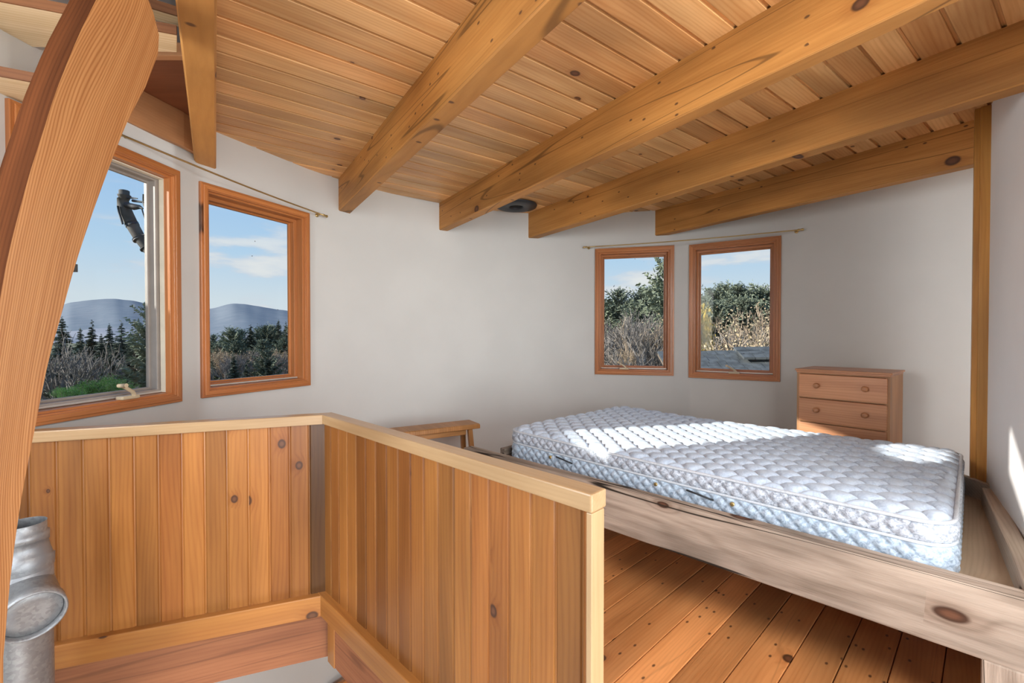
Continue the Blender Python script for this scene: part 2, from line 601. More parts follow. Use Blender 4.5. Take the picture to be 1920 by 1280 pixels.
def window(idx, a, b, zb, zt, crank=None, w1=False):
    a = Vector((*a, 0)); b = Vector((*b, 0))
    u = (b - a).normalized()
    n = Vector((u.y, -u.x, 0))          # inward
    if n.dot(Vector((CX, CY, 0)) - a) < 0:
        n = -n
    L = (b - a).length
    H = zt - zb
    root = empty('window_%d' % idx, (a + b) * .5 + Z * zb, kind='structure')

    def P(x, d, z):
        return a + u * x + n * d + Z * (zb + z)

    def ring(mb, x0, x1, z0, z1, wd, d0, d1):
        # four mitred bars
        o = [(x0, z0), (x1, z0), (x1, z1), (x0, z1)]
        i = [(x0 + wd, z0 + wd), (x1 - wd, z0 + wd), (x1 - wd, z1 - wd), (x0 + wd, z1 - wd)]
        for k in range(4):
            k2 = (k + 1) % 4
            poly = [P(o[k][0], d0, o[k][1]), P(o[k2][0], d0, o[k2][1]), P(i[k2][0], d0, i[k2][1]), P(i[k][0], d0, i[k][1])]
            mb.prism(poly, n * (d1 - d0))
    cs = MB()
    ring(cs, 0, L, 0, H, .038, -.005, .018)
    ring(cs, .012, L - .012, .012, H - .012, .02, .016, .024)
    cs.build('casing', M['trim'], root, bevel=.003)
    jb = MB()
    ring(jb, .034, L - .034, .034, H - .034, .014, -.105, .004)
    jb.build('jamb', M['trim'], root, bevel=.002)
    ss = MB()
    ring(ss, .044, L - .044, .044, H - .044, .022, -.085, -.05)
    ring(ss, .046, L - .046, .046, H - .046, .03, -.10, -.082)
    ss.build('sash', M['track'] if w1 else M['trim'], root, bevel=.003)
    g = MB()
    g.box(P(.06, -.095, .06), u, n, Z, L - .12, .004, H - .12)
    g.build('pane', M['glass'], root)
    st = MB()
    st.box(P(.05, -.056, .05), u, n, Z, L - .1, .014, .008)
    st.build('sill_strip', M['alu'], root, bevel=.002)
    if w1:
        t = MB()
        t.box(P(L - .052, -.046, .05), Z, u, n, H - .1, .006, .022)
        t.build('screen_track', M['cream'], root)
        t = MB()
        t.box(P(L - .054, -.092, .05), Z, u, n, H - .1, .006, .04)
        t.build('side_track', M['track'], root)
        t = MB()
        t.box(P(.05, -.046, H - .056), u, n, Z, L - .1, .022, .006)
        t.build('screen_track', M['cream'], root)
    if crank is not None:
        c = MB()
        x = crank * L
        c.box(P(x - .04, -.02, .046), u, n, Z, .08, .035, .016)
        c.build('crank_base', M['tan'], root, bevel=.005)
        c = MB()
        c.tube([P(x + .015, .01, .062), P(x - .0, .02, .078), P(x - .035, .022, .10), P(x - .05, .02, .108)], [.008, .008, .007, .006], 10)
        c.tube([P(x - .05, .008, .108), P(x - .05, .045, .11)], [.008, .009], 10)
        c.build('crank_handle', M['tan'], root)
    return root


window(1, *WIN[0], WBOT[0], WTOP[0], .62, True)
window(2, *WIN[1], WBOT[1], WTOP[1])
window(3, *WIN[2], WBOT[2], WTOP[2], .38)
window(4, *WIN[3], WBOT[3], WTOP[3], .52)

# hidden stretch of wall on the left, beyond the picture's edge, with added openings cut to shape the sun patches
SUN = Vector((1, .28, -.35))
XP = -1.70


def back(p):
    t = (p[0] - XP) / SUN.x
    return (p[1] - SUN.y * t, p[2] - SUN.z * t)


# SUN_HOLES
holes = [
    [back(p) for p in [(1.97, 2.45, .7), (1.80, 2.12, .7), (1.79, 1.99, .7), (1.93, 1.94, .7), (2.13, 2.14, .7), (2.02, 2.36, .7)]],
    [back(p) for p in [(1.90, 1.70, .92), (1.90, 1.70, .75), (1.64, 1.42, .62), (1.45, 1.21, .58), (1.45, 1.21, .62)]],
]
outer = [(-1.8, -2.4), (1.46, -2.4), (1.46, ZTOP), (-1.8, ZTOP)]
vs = [Vector(p) for p in outer]
es = [(i, (i + 1) % 4) for i in range(4)]
for h in holes:
    k = len(vs)
    vs += [Vector(p) for p in h]
    es += [(k + i, k + (i + 1) % len(h)) for i in range(len(h))]
r = delaunay_2d_cdt(vs, es, [], 0, 1e-5)
lb = MB()


def inside(p, poly):
    c = False
    j = len(poly) - 1
    for i in range(len(poly)):
        if (poly[i][1] > p[1]) != (poly[j][1] > p[1]) and p[0] < (poly[j][0] - poly[i][0]) * (p[1] - poly[i][1]) / (poly[j][1] - poly[i][1]) + poly[i][0]:
            c = not c
        j = i
    return c


for f in r[2]:
    q = [r[0][i] for i in f]
    cc = (sum(p[0] for p in q) / len(q), sum(p[1] for p in q) / len(q))
    if any(inside(cc, h) for h in holes) or not inside(cc, outer):
        continue
    lb.face([(XP, p[0], p[1]) for p in q])
wl = lb.build('wall_left', M['wall'])
tag(wl, kind='structure')

# partition on the right
PA = Vector((2.23, 2.09, 0)); PD = Vector((-.638, -.770, 0)).normalized(); PN = Vector((PD.y, -PD.x, 0))
pb = MB()
off = Vector((.75, -.66, 0)).normalized()
pb.box(PA + PD * .02 + Z * (FZ - .1), PD, off, Z, 1.23, .1, ZCEIL + .12 - FZ)
tag(pb.build('wall_right', M['partition']), kind='structure')
# its wooden end trim
tb = MB()
tb.box(PA - off * .052 - PD * .01 + Z * .585, Z, PD, off, ZCEIL - .585, .03, .022)
tb.box(PA - off * .034 - PD * .01 + Z * .585, Z, PD, off, ZCEIL - .585, .042, .042)
tag(tb.build('trim_1', M['posttrim'], bevel=.003), kind='structure')

# ------------------------------------------------------------------ ceiling
BD = Vector((-.5545, .8322, 0)).normalized()      # beams run this way
BN = Vector((.8322, .5545, 0)).normalized()
KD = Vector((.80, .598, 0)).normalized()          # ceiling boards
KN = Vector((-KD.y, KD.x, 0))


def clip(bm, co_, no, keep_pos=True):
    g = bm.verts[:] + bm.edges[:] + bm.faces[:]
    bmesh.ops.bisect_plane(bm, geom=g, dist=1e-6, plane_co=co_, plane_no=no, clear_inner=keep_pos, clear_outer=not keep_pos)


def planks(name, mat, d, width, z, cen, rmax, clips, gap=.004, depth=.012, bev=.004, mirror=False, tone_of=None):
    """boards with a bevelled lower (or upper) edge, clipped by vertical planes: list of clip lists"""
    d = Vector(d).normalized()
    n = Vector((-d.y, d.x, 0))
    cen = Vector((cen[0], cen[1], 0))
    objs = []
    sgn = 1 if mirror else -1
    out = MB()
    k = -int(rmax / width) - 1
    while k * width < rmax:
        o = k * width
        half = math.sqrt(max(0, rmax ** 2 - (o + width / 2) ** 2))
        if half > .05:
            tone = random.random()
            seed = random.uniform(0, 80)
            # profile across the board
            prof = [(0, -sgn * depth), (gap / 2, -sgn * depth * .9), (gap / 2, -sgn * bev), (gap / 2 + bev * .8, 0), (width - gap / 2 - bev * .8, 0), (width - gap / 2, -sgn * bev), (width - gap / 2, -sgn * depth * .9), (width, -sgn * depth)]
            for (x0, h0), (x1, h1) in zip(prof, prof[1:]):
                q = []
                w = []
                for (t, x, h) in ((-half, x0, h0), (half, x0, h0), (half, x1, h1), (-half, x1, h1)):
                    q.append(cen + d * t + n * (o + x) + Z * (z + h))
                    w.append((t + seed, x + seed * .37, h + seed * .7))
                if not mirror:
                    q = q[::-1]; w = w[::-1]
                out.face(q, w, tone)
        k += 1
    o = out.build(name, mat, merge=False)
    res = []
    meshes = []
    for cl in clips:
        bm = bmesh.new()
        bm.from_mesh(o.data)
        for c, nn, kp in cl:
            clip(bm, Vector(c), Vector(nn), kp)
        me = bpy.data.meshes.new('tmp')
        bm.to_mesh(me)
        bm.free()
        meshes.append(me)
    bm = bmesh.new()
    for me in meshes:
        bm.from_mesh(me)
        bpy.data.meshes.remove(me)
    if meshes:
        bm.to_mesh(o.data)
    bm.free()
    return o


B1L = -.08
ceil = planks('ceiling', M['ceil'], KD, .1115, ZCEIL, (CX, CY), 2.46, [[(BN * B1L, BN, True)]], gap=.013, bev=.0015)
tag(ceil, kind='structure')
# boarding between the stair opening and the wall, its shadow put into the dark colour
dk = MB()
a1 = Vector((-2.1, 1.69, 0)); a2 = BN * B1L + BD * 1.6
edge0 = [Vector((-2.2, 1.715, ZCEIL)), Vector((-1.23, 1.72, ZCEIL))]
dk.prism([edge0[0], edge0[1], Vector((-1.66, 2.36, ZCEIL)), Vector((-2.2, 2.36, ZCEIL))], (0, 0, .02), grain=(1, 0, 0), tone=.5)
tag(dk.build('ceiling_shaded', M['darkwood']), kind='structure')
# roof deck above all boards
rf = MB()
ring_ = [Vector((CX + 2.6 * math.cos(2 * PI * k / 48), CY + 2.6 * math.sin(2 * PI * k / 48), 0)) for k in range(48)]
poly = [p for p in ring_]
rf.prism([p + Z * (ZTOP - .01) for p in poly], (0, 0, .06), grain=(1, 0, 0), tone=.5)
rfo = rf.build('ceiling_upper', M['darkwood'])
tag(rfo, kind='structure')
dkk = MB()
dkk.prism([p + Z * (ZCEIL + .03) for p in poly], (0, 0, .03), grain=(1, 0, 0), tone=.5)
dko = dkk.build('ceiling_deck', M['darkwood'], merge=False)
bm = bmesh.new(); bm.from_mesh(dko.data)
clip(bm, BN * (B1L + .01), BN, True)
bm.to_mesh(dko.data); bm.free()
tag(dko, kind='structure')

# ------------------------------------------------------------------ beams
ZB = 2.12


def on_wall(p, d):
    """distance along d from p to the round wall"""
    t = 0
    while t < 8:
        q = p + d * t
        v = q - Vector((CX, CY, 0))
        if v.length > rad(math.degrees(math.atan2(v.y, v.x)) % 360) + .03 and t > .5:
            return t
        t += .01
    return t


def beam(off0, off1, t_start, label, z0=ZB, end=None, tone=.5, seed=None):
    p = BN * ((off0 + off1) / 2)
    a = p + BD * t_start
    L = on_wall(a, BD)
    w = off1 - off0
    o = a - BN * (w / 2) + Z * z0
    mb = MB()
    # slightly uneven sawn edges: several cross-sections
    rows = []
    wc = []
    n = 14
    sd = seed if seed is not None else random.uniform(0, 50)
    H = ZCEIL - z0
    for i in range(n + 1):
        t = L * i / n
        j = [.0022 * noise.noise(Vector((t * 1.7, k * 3.1, sd))) for k in range(4)]
        c = o + BD * t
        ch = .006
        sec = [(0 + j[0], H), (0 + j[0], ch + j[1]), (ch, 0 + j[1]), (w - ch, 0 + j[2]), (w + j[3], ch + j[2]), (w + j[3], H)]
        rows.append([c + BN * x + Z * z for x, z in sec])
        wc.append([(t + sd, H - s, sd * .7) if k < 2 else (t + sd, H + k * w * .3 + .3, sd * .7) for k, (x, s) in enumerate(sec)])
    mb.grid(rows, tone, False, wc)
    mb.face([p for p in rows[0]][::-1], None, tone)
    mb.face(rows[-1], None, tone)
    b = mb.build('ceiling_beam', M['beam'], merge=True)
    bm = bmesh.new(); bm.from_mesh(b.data)
    bmesh.ops.recalc_face_normals(bm, faces=bm.faces)
    bm.to_mesh(b.data); bm.free()
    return tag(b, label, 'beam', 'exposed ceiling beams')


beam(-.080, .010, .0, 'exposed pine ceiling beam beside the curved post, over the left pair of windows', ZB + .02, tone=.75, seed=3)
beam(.706, .792, -.6, 'exposed pine ceiling beam ending at the wall just right of the left curtain rod', tone=.55, seed=11)
beam(1.507, 1.583, -.9, 'exposed pine ceiling beam ending left of the dark round ceiling vent', tone=.45, seed=23)
beam(2.277, 2.362, -1.2, 'exposed pine ceiling beam ending right of the dark round ceiling vent', tone=.35, seed=34)
b5 = beam(3.128, 3.205, .45, 'exposed pine ceiling beam above the right pair of windows, against the wall', tone=.4, seed=45)

# blocking board between the leftmost beam and the wall
fb = MB()
rows = []
wc = []
for k in range(16):
    th = 177 - k * (177 - 163.8) / 15
    p, q = wp(th, .010), wp(th, .034)
    rows.append([p + Z * 2.17, p + Z * (ZCEIL - .002), q + Z * (ZCEIL - .002), q + Z * 2.17])
    wc.append([(k * .07, 0, 0), (k * .07, .16, 0), (k * .07, .18, 0), (k * .07, .34, 0)])
fb.grid(rows, .6, False, wc, close_v=True)
o = fb.build('blocking_board', M['fascia'])
tag(o, 'curved pale wooden blocking board along the wall top left of the first beam', 'board')

# nosing along the stair opening
nb = MB()
nb.box(edge0[0] + Vector((0, -.03, -.012)), edge0[1] - edge0[0], Vector((0, 1, 0)), Z, 1.0, .03, .05, tone=.4)
tag(nb.build('opening_trim', M['fascia'], bevel=.002), 'thin light wooden trim strip along the stair opening edge beside the first beam', 'trim')

# dark round vent in the ceiling
vt = MB()
vc = at_z(968, 385, ZCEIL - .006)
vt.lathe(vc, (0, 0, -1), [(.055, -.02), (.055, .012), (.065, .018), (.14, .018), (.165, .012), (.17, 0)], 40)
root = empty('ceiling_vent', vc, 'dark grey round metal vent collar on the ceiling between two beams', 'vent')
vt.build('collar', M['vent'], root)
vh = MB()  # black disc stands in for the dark inside the hole
vh.lathe(vc, (0, 0, -1), [(.0001, .004), (.054, .004)], 32)
vh.build('hole_shade_disc', M['black'], root)

# ------------------------------------------------------------------ curtain rods
def rod(pts_px, zz, offs, label):
    path = []
    for th, z in pts_px:
        path.append(wp(th, offs) + Z * z)
    root = empty('curtain_rod', path[0], label, 'curtain rod', 'curtain rods')
    mb = MB()
    # stretched straight between its brackets
    mb.tube(path, .0045, 10)
    mb.build('rod', M['brass'], root)
    for e, s in ((path[0], path[1]), (path[-1], path[-2])):
        d = (e - s).normalized()
        f = MB()
        f.lathe(e, d, [(.004, -.004), (.008, .002), (.0075, .01), (.004, .014), (.007, .022), (.0095, .03), (.006, .037), (.0001, .039)], 14)
        f.build('finial', M['brass'], root)
        b = MB()
        v = e - d * .04
        c = Vector((v.x - CX, v.y - CY, 0)).normalized()
        b.tube([v, v + c * offs, v + c * (offs + .002)], [.004, .004, .004], 8)
        b.lathe(v + c * (offs - .004), c, [(.0001, -.004), (.011, -.004), (.011, .004), (.0001, .006)], 12)
        b.build('bracket', M['brass'], root)
    return root


# straight chords in front of the faceted wall
def rod2(a, b, label):
    a = Vector(a); b = Vector(b)
    root = empty('curtain_rod', (a + b) / 2, label, 'curtain rod', 'curtain rods')
    n = 14
    path = [a.lerp(b, i / n) - Z * (.010 * math.sin(PI * i / n)) for i in range(n + 1)]
    mb = MB(); mb.tube(path, .0042, 10); mb.build('rod', M['brass'], root)
    for e, s in ((path[0], path[1]), (path[-1], path[-2])):
        d = (e - s).normalized()
        f = MB()
        f.lathe(e, d, [(.004, -.004), (.008, .002), (.0075, .01), (.004, .014), (.007, .022), (.0095, .03), (.006, .037), (.0001, .039)], 14)
        f.build('finial', M['brass'], root)
        v = e - d * .02
        c = Vector((v.x - CX, v.y - CY, 0)).normalized()
        depth = max(.02, rad(ang(v)) - (Vector((v.x - CX, v.y - CY, 0))).length)
        br = MB()
        br.tube([v, v + c * depth], .0038, 8)
        br.lathe(v + c * (depth - .003), c, [(.0001, -.004), (.012, -.004), (.012, .002), (.0001, .003)], 12)
        br.build('bracket', M['brass'], root)


def wall_px(x, y, r):
    d = ray(x, y)
    ox, oy = -CX, -CY
    a = d.x ** 2 + d.y ** 2
    b = 2 * (ox * d.x + oy * d.y)
    q = ox * ox + oy * oy - r * r
    t = (-b + math.sqrt(b * b - 4 * a * q)) / (2 * a)
    return C0 + d * t


pL = wall_px(228, 253, 2.17)
pR = wall_px(606, 403, 2.16)
rod2(pL, pR, 'thin brass curtain rod on the wall above the left pair of windows')
rod2(wall_px(1101, 463, 2.23), wall_px(1496, 431, 2.2), 'thin brass curtain rod on the wall above the right pair of windows')

# ------------------------------------------------------------------ curved glulam post
QA, QB = (-1.0, .93), (-1.0 + .33, .93 + .944)
lp = [(215, -70), (180, 0), (150, 60), (125, 120), (100, 185), (80, 250), (60, 310), (35, 400), (15, 480), (0, 560), (-22, 690), (-45, 850), (-58, 1000), (-66, 1280), (-70, 1600)]
rp = [(20, 1600), (6, 1280), (11, 1180), (20, 1080), (36, 960), (50, 880), (68, 790), (90, 680), (115, 590), (140, 500), (175, 395), (210, 300), (240, 225), (272, 165), (298, 97), (298, 45), (276, 0), (255, -70)]


def smooth_px(p, n=3):
    out = []
    for i in range(len(p) - 1):
        p0, p1, p2, p3 = p[max(i - 1, 0)], p[i], p[i + 1], p[min(i + 2, len(p) - 1)]
        for k in range(n):
            t = k / n
            out.append(tuple(.5 * (2 * p1[j] + (p2[j] - p0[j]) * t + (2 * p0[j] - 5 * p1[j] + 4 * p2[j] - p3[j]) * t * t + (3 * p1[j] - p0[j] - 3 * p2[j] + p3[j]) * t ** 3) for j in (0, 1)))
    out.append(p[-1])
    return out


L3 = [at_v(x, y, QA, QB) for x, y in smooth_px(lp)]
R3 = [at_v(x, y, QA, QB) for x, y in smooth_px(rp[:14])] + [at_v(x, y, QA, QB) for x, y in rp[14:]]
E2 = Vector((-.944, .33, 0)).normalized() * .125
low = -2.4
L3b = L3 + [Vector((L3[-1].x, L3[-1].y, low))]
R3b = [Vector((R3[0].x, R3[0].y, low))] + R3
# quad strip between left and right edge by height parameter
def resample(P, n):
    d = [0]
    for i in range(1, len(P)):
        d.append(d[-1] + (P[i] - P[i - 1]).length)
    out = []
    for k in range(n):
        t = d[-1] * k / (n - 1)
        i = 1
        while i < len(d) - 1 and d[i] < t:
            i += 1
        f = (t - d[i - 1]) / max(1e-9, d[i] - d[i - 1])
        out.append(P[i - 1].lerp(P[i], f))
    return out


root = empty('curved_post', (-1.02, .85, low), 'tall curved laminated timber post leaning across the left edge', 'post')
n = 90
A = resample(L3b, n)
Bq = resample(R3b[::-1], n)
acc = 0
fm, em = MB(), MB()
rowsF, wcF = [], []
K = 8
for i in range(n):
    if i:
        acc += ((A[i] + Bq[i]) / 2 - (A[i - 1] + Bq[i - 1]) / 2).length
    rowsF.append([A[i].lerp(Bq[i], k / K) for k in range(K + 1)])
    w = (A[i] - Bq[i]).length
    wcF.append([(acc, w * k / K, 0) for k in range(K + 1)])
fm.grid(rowsF, .5, False, wcF)
fm.grid([[p + E2 for p in r][::-1] for r in rowsF], .5, False, [[(c[0] + 9, c[1], .2) for c in r][::-1] for r in wcF])
fm.grid([[Bq[i], Bq[i] + E2] for i in range(n)], .5, True, [[(wcF[i][0][0] + 4, 0, .4), (wcF[i][0][0] + 4, .12, .4)] for i in range(n)])
fm.face([A[0], A[0] + E2, Bq[0] + E2, Bq[0]])
fm.build('timber', M['post'], root)
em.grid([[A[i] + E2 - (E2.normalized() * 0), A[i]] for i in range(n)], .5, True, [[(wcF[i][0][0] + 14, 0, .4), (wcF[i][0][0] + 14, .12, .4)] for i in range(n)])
eo = em.build('shaded_edge', M['postshade'], root)
eo['label'] = 'inner edge of the post, its shade put into the dark brown'

# ------------------------------------------------------------------ open stair treads
def tread(pxs, z, thick, label, light='tread', edge=True):
    """pxs: underside corners near-left, near-right, far-right, far-left as measured pixels"""
    q = [at_z(x, y, z) for x, y in pxs]
    root = empty('stair_tread', sum(q, Vector()) / 4, label, 'stair tread', 'open stair treads')
    mb = MB()
    mb.prism([p + Z * .001 for p in q], (0, 0, thick - .001), grain=q[1] - q[0], tone=.5)
    mb.build('board', M['tread'], root, bevel=.002)
    if edge:
        d = (q[1] - q[0]).normalized()
        nn = Vector((d.y, -d.x, 0))
        e = MB()
        e.box(q[0], d, nn, Z, (q[1] - q[0]).length, .006, thick, tone=.5)
        e.build('front_edge', M['treadedge'], root)
    return root


def ext(p, q, x):  # point of the line p-q at pixel x
    return (x, p[1] + (q[1] - p[1]) * (x - p[0]) / (q[0] - p[0]))


tread([ext((0, 4), (330, 66), -60), ext((0, 4), (330, 66), 332), (332, 99), ext((0, 95), (82, 110), -60)], 2.27, .03, 'open pine stair tread behind the curved post, second from the top')
tread([ext((0, 144), (60, 155), -60), ext((0, 144), (60, 155), 200), (190, 200), ext((0, 222), (32, 229), -60)], 2.06, .03, 'open pine stair tread behind the curved post, lowest of the flight')
tread([(-60, -85), (345, 35), (345, 54), (200, 14)], 2.47, .035, 'open pine stair tread behind the curved post, highest of the flight, at top edge', edge=True)

# ------------------------------------------------------------------ balustrades
RZ = ZC - .35 * SK
CORN = Vector((-.827, 2.039, 0)) * SK
LEND = Vector((-1.83, 1.664, 0)) * SK
REND = Vector((.217, 1.017, 0)) * SK
dL = (LEND - CORN).normalized()
dR = (REND - CORN).normalized()
nL = Vector((-dL.y, dL.x, 0))
if nL.dot(-CORN) < 0:
    nL = -nL            # towards the camera
nR = Vector((-dR.y, dR.x, 0))
if nR.dot(-CORN) < 0:
    nR = -nR


def balustrade(d, n, L, label, dark_at_corner):
    root = empty('balustrade', CORN + d * (L / 2), label, 'balustrade', 'varnished pine balustrades')
    # handrail: outer (far) top edge runs through CORN
    h = MB()
    m = CORN + Z * (RZ - .039 - (.0012 if d is dL else 0))
    poly = [m, m + d * L, m + d * L + n * .055, m + n * .055 + d * (.06 * (d.dot(-dR if d is dL else -dL)) * 0)]
    h.prism(poly, (0, 0, .039), grain=d, tone=.5)
    h.build('handrail', M['rail'], root, bevel=.004)
    # board panel
    p = MB()
    bw = .0718
    zb, zt = FZ + .03, RZ - .039
    f = n * .042
    bk = n * .018
    k = 0
    t = .012
    while t < L - .015:
        w = min(bw, L - .004 - t)
        tone = random.random()
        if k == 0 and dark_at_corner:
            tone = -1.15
        sd = random.uniform(0, 70)
        pr = [(0, -.005), (.003, -.004), (.006, 0), (w - .006, 0), (w - .003, -.004), (w, -.005)]
        for (x0, h0), (x1, h1) in zip(pr, pr[1:]):
            q, wc_ = [], []
            for x, hh, z in ((x0, h0, zb), (x1, h1, zb), (x1, h1, zt), (x0, h0, zt)):
                q.append(CORN + f + d * (t + x) + n * hh + Z * z)
                wc_.append((z + sd, x + sd * .37, sd * .7))
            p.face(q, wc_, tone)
            # the far face of the boards
            p.face([v - n * .026 - n * 2 * hh for v, hh in zip(q, (h0, h1, h1, h0))][::-1], wc_[::-1], tone)
        t += bw
        k += 1
    p.build('board_panel', M['panel'], root, merge=False)
    if d is dR:
        e = MB()
        e.box(CORN + d * (L - .014) + n * .008 + Z * (FZ - .17), Z, d, n, RZ - .039 - FZ + .17, .014, .046, tone=.8)
        e.build('end_board', M['rail'], root, bevel=.002)
    br = MB()
    br.box(CORN + d * 0 + n * .028 + Z * (FZ + (.0268 if d is dL else .028)), d, n, Z, L - .0, .042, .084, tone=.5)
    br.build('bottom_rail', M['rail2'], root, bevel=.004)
    return root


Ll = (LEND - CORN).length
Lr = (REND - CORN).length
balustrade(dL, nL, Ll, 'varnished pine board balustrade running left from the corner to under the windows', True)
balustrade(dR, nR, Lr, 'varnished pine board balustrade running from the corner towards the bed', False)
cp = MB()
cp.box(CORN + dL * .0 + dR * .02 + nL * .05 + Z * (FZ - .155), Z, dR, nR, .182, .06, .03, tone=.5)
tag(cp.build('corner_block', M['rail2'], bevel=.003), 'short knotty wooden block below the balustrade corner', 'block')
j = MB()
j.box(CORN + dL * .01 + nL * .02 + Z * (FZ - .151), dL, nL, Z, Ll, .035, .176, tone=.5)
tag(j.build('floor_joist', M['joist']), 'rough reddish floor joist under the left balustrade', 'joist', 'stairwell joists')
j = MB()
j.box(CORN + dR * .06 + nR * .012 + Z * (FZ - .151), dR, nR, Z, Lr + .25, .035, .175, tone=.5)
tag(j.build('floor_joist', M['joist']), 'rough brown floor joist under the balustrade towards the bed', 'joist', 'stairwell joists')

# ------------------------------------------------------------------ floor
FD = Vector((.733, .68, 0)).normalized()
offR = CORN + nR * .012
offL = CORN + nL * .02
floor = planks('floor', M['floor'], FD, .136 * SK, FZ, (CX, CY), 2.6,
               [[(offR, -nR, True)], [(offR, -nR, False), (offL, -nL, True)]], gap=.003, bev=.0022, mirror=True, depth=.02)
tag(floor, kind='structure')
sub = MB()
sub.prism([p * 1.0 + Z * (FZ - .15) for p in ring_], (0, 0, .12), grain=(1, 0, 0), tone=.5)
so = sub.build('floor_underside', M['wall'], merge=False)
bm = bmesh.new(); bm.from_mesh(so.data)
ms = []
for cl in ([(offR, -nR, True)], [(offR, -nR, False), (offL, -nL, True)]):
    b2 = bm.copy()
    for c, nn, kp in cl:
        clip(b2, c, nn, kp)
    me = bpy.data.meshes.new('t'); b2.to_mesh(me); b2.free(); ms.append(me)
bm.free()
bm = bmesh.new()
for me in ms:
    bm.from_mesh(me)
bm.to_mesh(so.data); bm.free()
tag(so, kind='structure')
# lower storey
lf = MB()
lf.box((-4, -3, -2.5), (1, 0, 0), (0, 1, 0), Z, 8, 9, .05)
tag(lf.build('floor_lower', M['floor']), kind='structure')

# window low in the stairwell
g0 = wall_px(640, 1290, 2.17); g1 = wall_px(760, 1235, 2.17)
u = Vector((g1.x - g0.x, g1.y - g0.y, 0)).normalized()
lo0 = wp(ang(g0), .02)
thA, thB = ang(g0) + 3, ang(g0) - 22
a_, b_ = wp(thA, .02), wp(thB, .02)
u = (b_ - a_).normalized(); nn = Vector((u.y, -u.x, 0))
if nn.dot(Vector((CX, CY, 0)) - a_) < 0:
    nn = -nn
ztl = wall_px(664, 1259, 2.17).z
root = empty('window_5', (a_ + b_) / 2 + Z * (ztl - .9), kind='structure')
cz = MB()
Lw = (b_ - a_).length
for (x, z, lx, lz) in ((0, ztl - .05, Lw, .05), (0, ztl - .9, Lw, .05), (0, ztl - .85, .05, .8), (Lw - .05, ztl - .85, .05, .8)):
    cz.box(a_ + u * x + Z * z + nn * .0, u if lx > lz else Z, nn, Z if lx > lz else u, max(lx, lz), .025, min(lx, lz))
cz.build('casing', M['trim'], root, bevel=.003)

# ------------------------------------------------------------------ stove pipe
pc = Vector((-1.445, 1.309, 0))
root = empty('stove_pipe', pc + Z * low, 'galvanised metal stove pipe with a capped tee behind the curved post', 'pipe')
mb = MB()
mb.lathe(pc, Z, [(.061, low), (.061, 0.431), (.063, 0.4328), (.063, 0.5785), (.061, 0.5803)], 36)
mb.build('pipe', M['zinc'], root)
mb = MB()
segs = []
rows = []
tilt = 0
cpt = pc + Z * 0.5785
for i, (dz, r_, ti) in enumerate([(0, .063, .0), (.0, .065, .22), (.032, .066, .22), (.033, .062, .24), (.055, .056, .2), (.078, .052, .16), (.079, .055, .14), (.106, .055, .06), (.107, .05, .05), (.138, .05, 0)]):
    c = cpt + Z * dz
    ax = Vector((.8, .6, 0))
    rows.append([c + Vector((math.cos(2 * PI * k / 36), math.sin(2 * PI * k / 36), 0)) * r_ + Z * (ti * r_ * (math.cos(2 * PI * k / 36) * .8 + math.sin(2 * PI * k / 36) * -.6)) for k in range(36)])
mb.grid(rows, .5, True, None, close_v=True)
mb.build('reducer', M['zinc'], root)
mb = MB()
ax = Vector((.80, -.57, -.2)).normalized()
tc_ = pc + Z * .515
mb.lathe(tc_, ax, [(.068, .0), (.068, .10), (.072, .102), (.072, .138), (.068, .14), (.065, .136), (.065, .116)], 40)
mb.build('tee_branch', M['zinc'], root)
mb = MB()
mb.lathe(tc_, ax, [(.0645, .12), (.062, .124), (.03, .121), (.0001, .121)], 40)
mb.build('cap', M['zinc'], root)

# ------------------------------------------------------------------ bed platform
U = Vector((.695, -.719, 0)).normalized()
V = Vector((.719, .695, 0)).normalized()


def UV(u_, v_, z=0.):
    return U * u_ + V * v_ + Z * z


root = empty('bed_platform', UV(-.95, 2.47, 0), 'weathered grey timber bed platform with raised edges under the blue mattress', 'bed')
mb = MB()
fa_, fb2 = at_z(1170, 920, .573), at_z(1910, 1120, .573)
fU = (fb2 - fa_).normalized()
fV = Vector((-fU.y, fU.x, 0))
mb.box(fa_ - fU * 1.12 - Z * .201, fU, fV, Z, 1.12 + (fb2 - fa_).length + .10, .07, .201, tone=.55, seed=5.3)
mb.build('front_rail', M['grey'], root, bevel=.006)
mb = MB()
mb.box(UV(-2.0, 1.86, .47), V, U, Z, 1.28, 2.0 + .15, .04, tone=.5, seed=12)
mb.build('platform', M['plyw'], root)
mb = MB()
mb.prism([UV(-2.05, 3.13, .40), UV(-.10, 3.13, .40), Vector((2.155, 1.995, .40)), Vector((2.178, 2.022, .40)), UV(-.08, 3.17, .40), UV(-2.05, 3.17, .40)], (0, 0, .196), grain=U, tone=.6)
mb.build('back_rail', M['greytop'], root, bevel=.004)
mb = MB()
mb.box(UV(-2.03, 1.86, .40), V, U, Z, 1.27, .04, .175, tone=.4)
mb.build('head_board', M['grey'], root, bevel=.004)
fa, fb_ = Vector((2.105, 1.985, 0)), Vector((1.37, 1.172, 0))
fd = (fb_ - fa).normalized()
fo = Vector((-fd.y, fd.x, 0))
if fo.dot(Vector((.75, -.66, 0))) < 0:
    fo = -fo
mb = MB()
mb.box(fa - fd * .03 + Z * .48, fd, fo, Z, (fb_ - fa).length, .05, .105, tone=.6, seed=8)
mb.build('foot_board', M['greytop'], root, bevel=.006)
mb = MB()
mb.box(UV(.025, 1.785, FZ), Z, U, V, .375 - FZ, .10, .09, tone=.45)
mb.build('leg', M['grey'], root, bevel=.005)
mb = MB()
mb.box(UV(-2.02, 1.785, FZ), Z, U, V, .375 - FZ, .10, .09, tone=.45)
mb.build('leg', M['grey'], root, bevel=.005)
mb = MB()
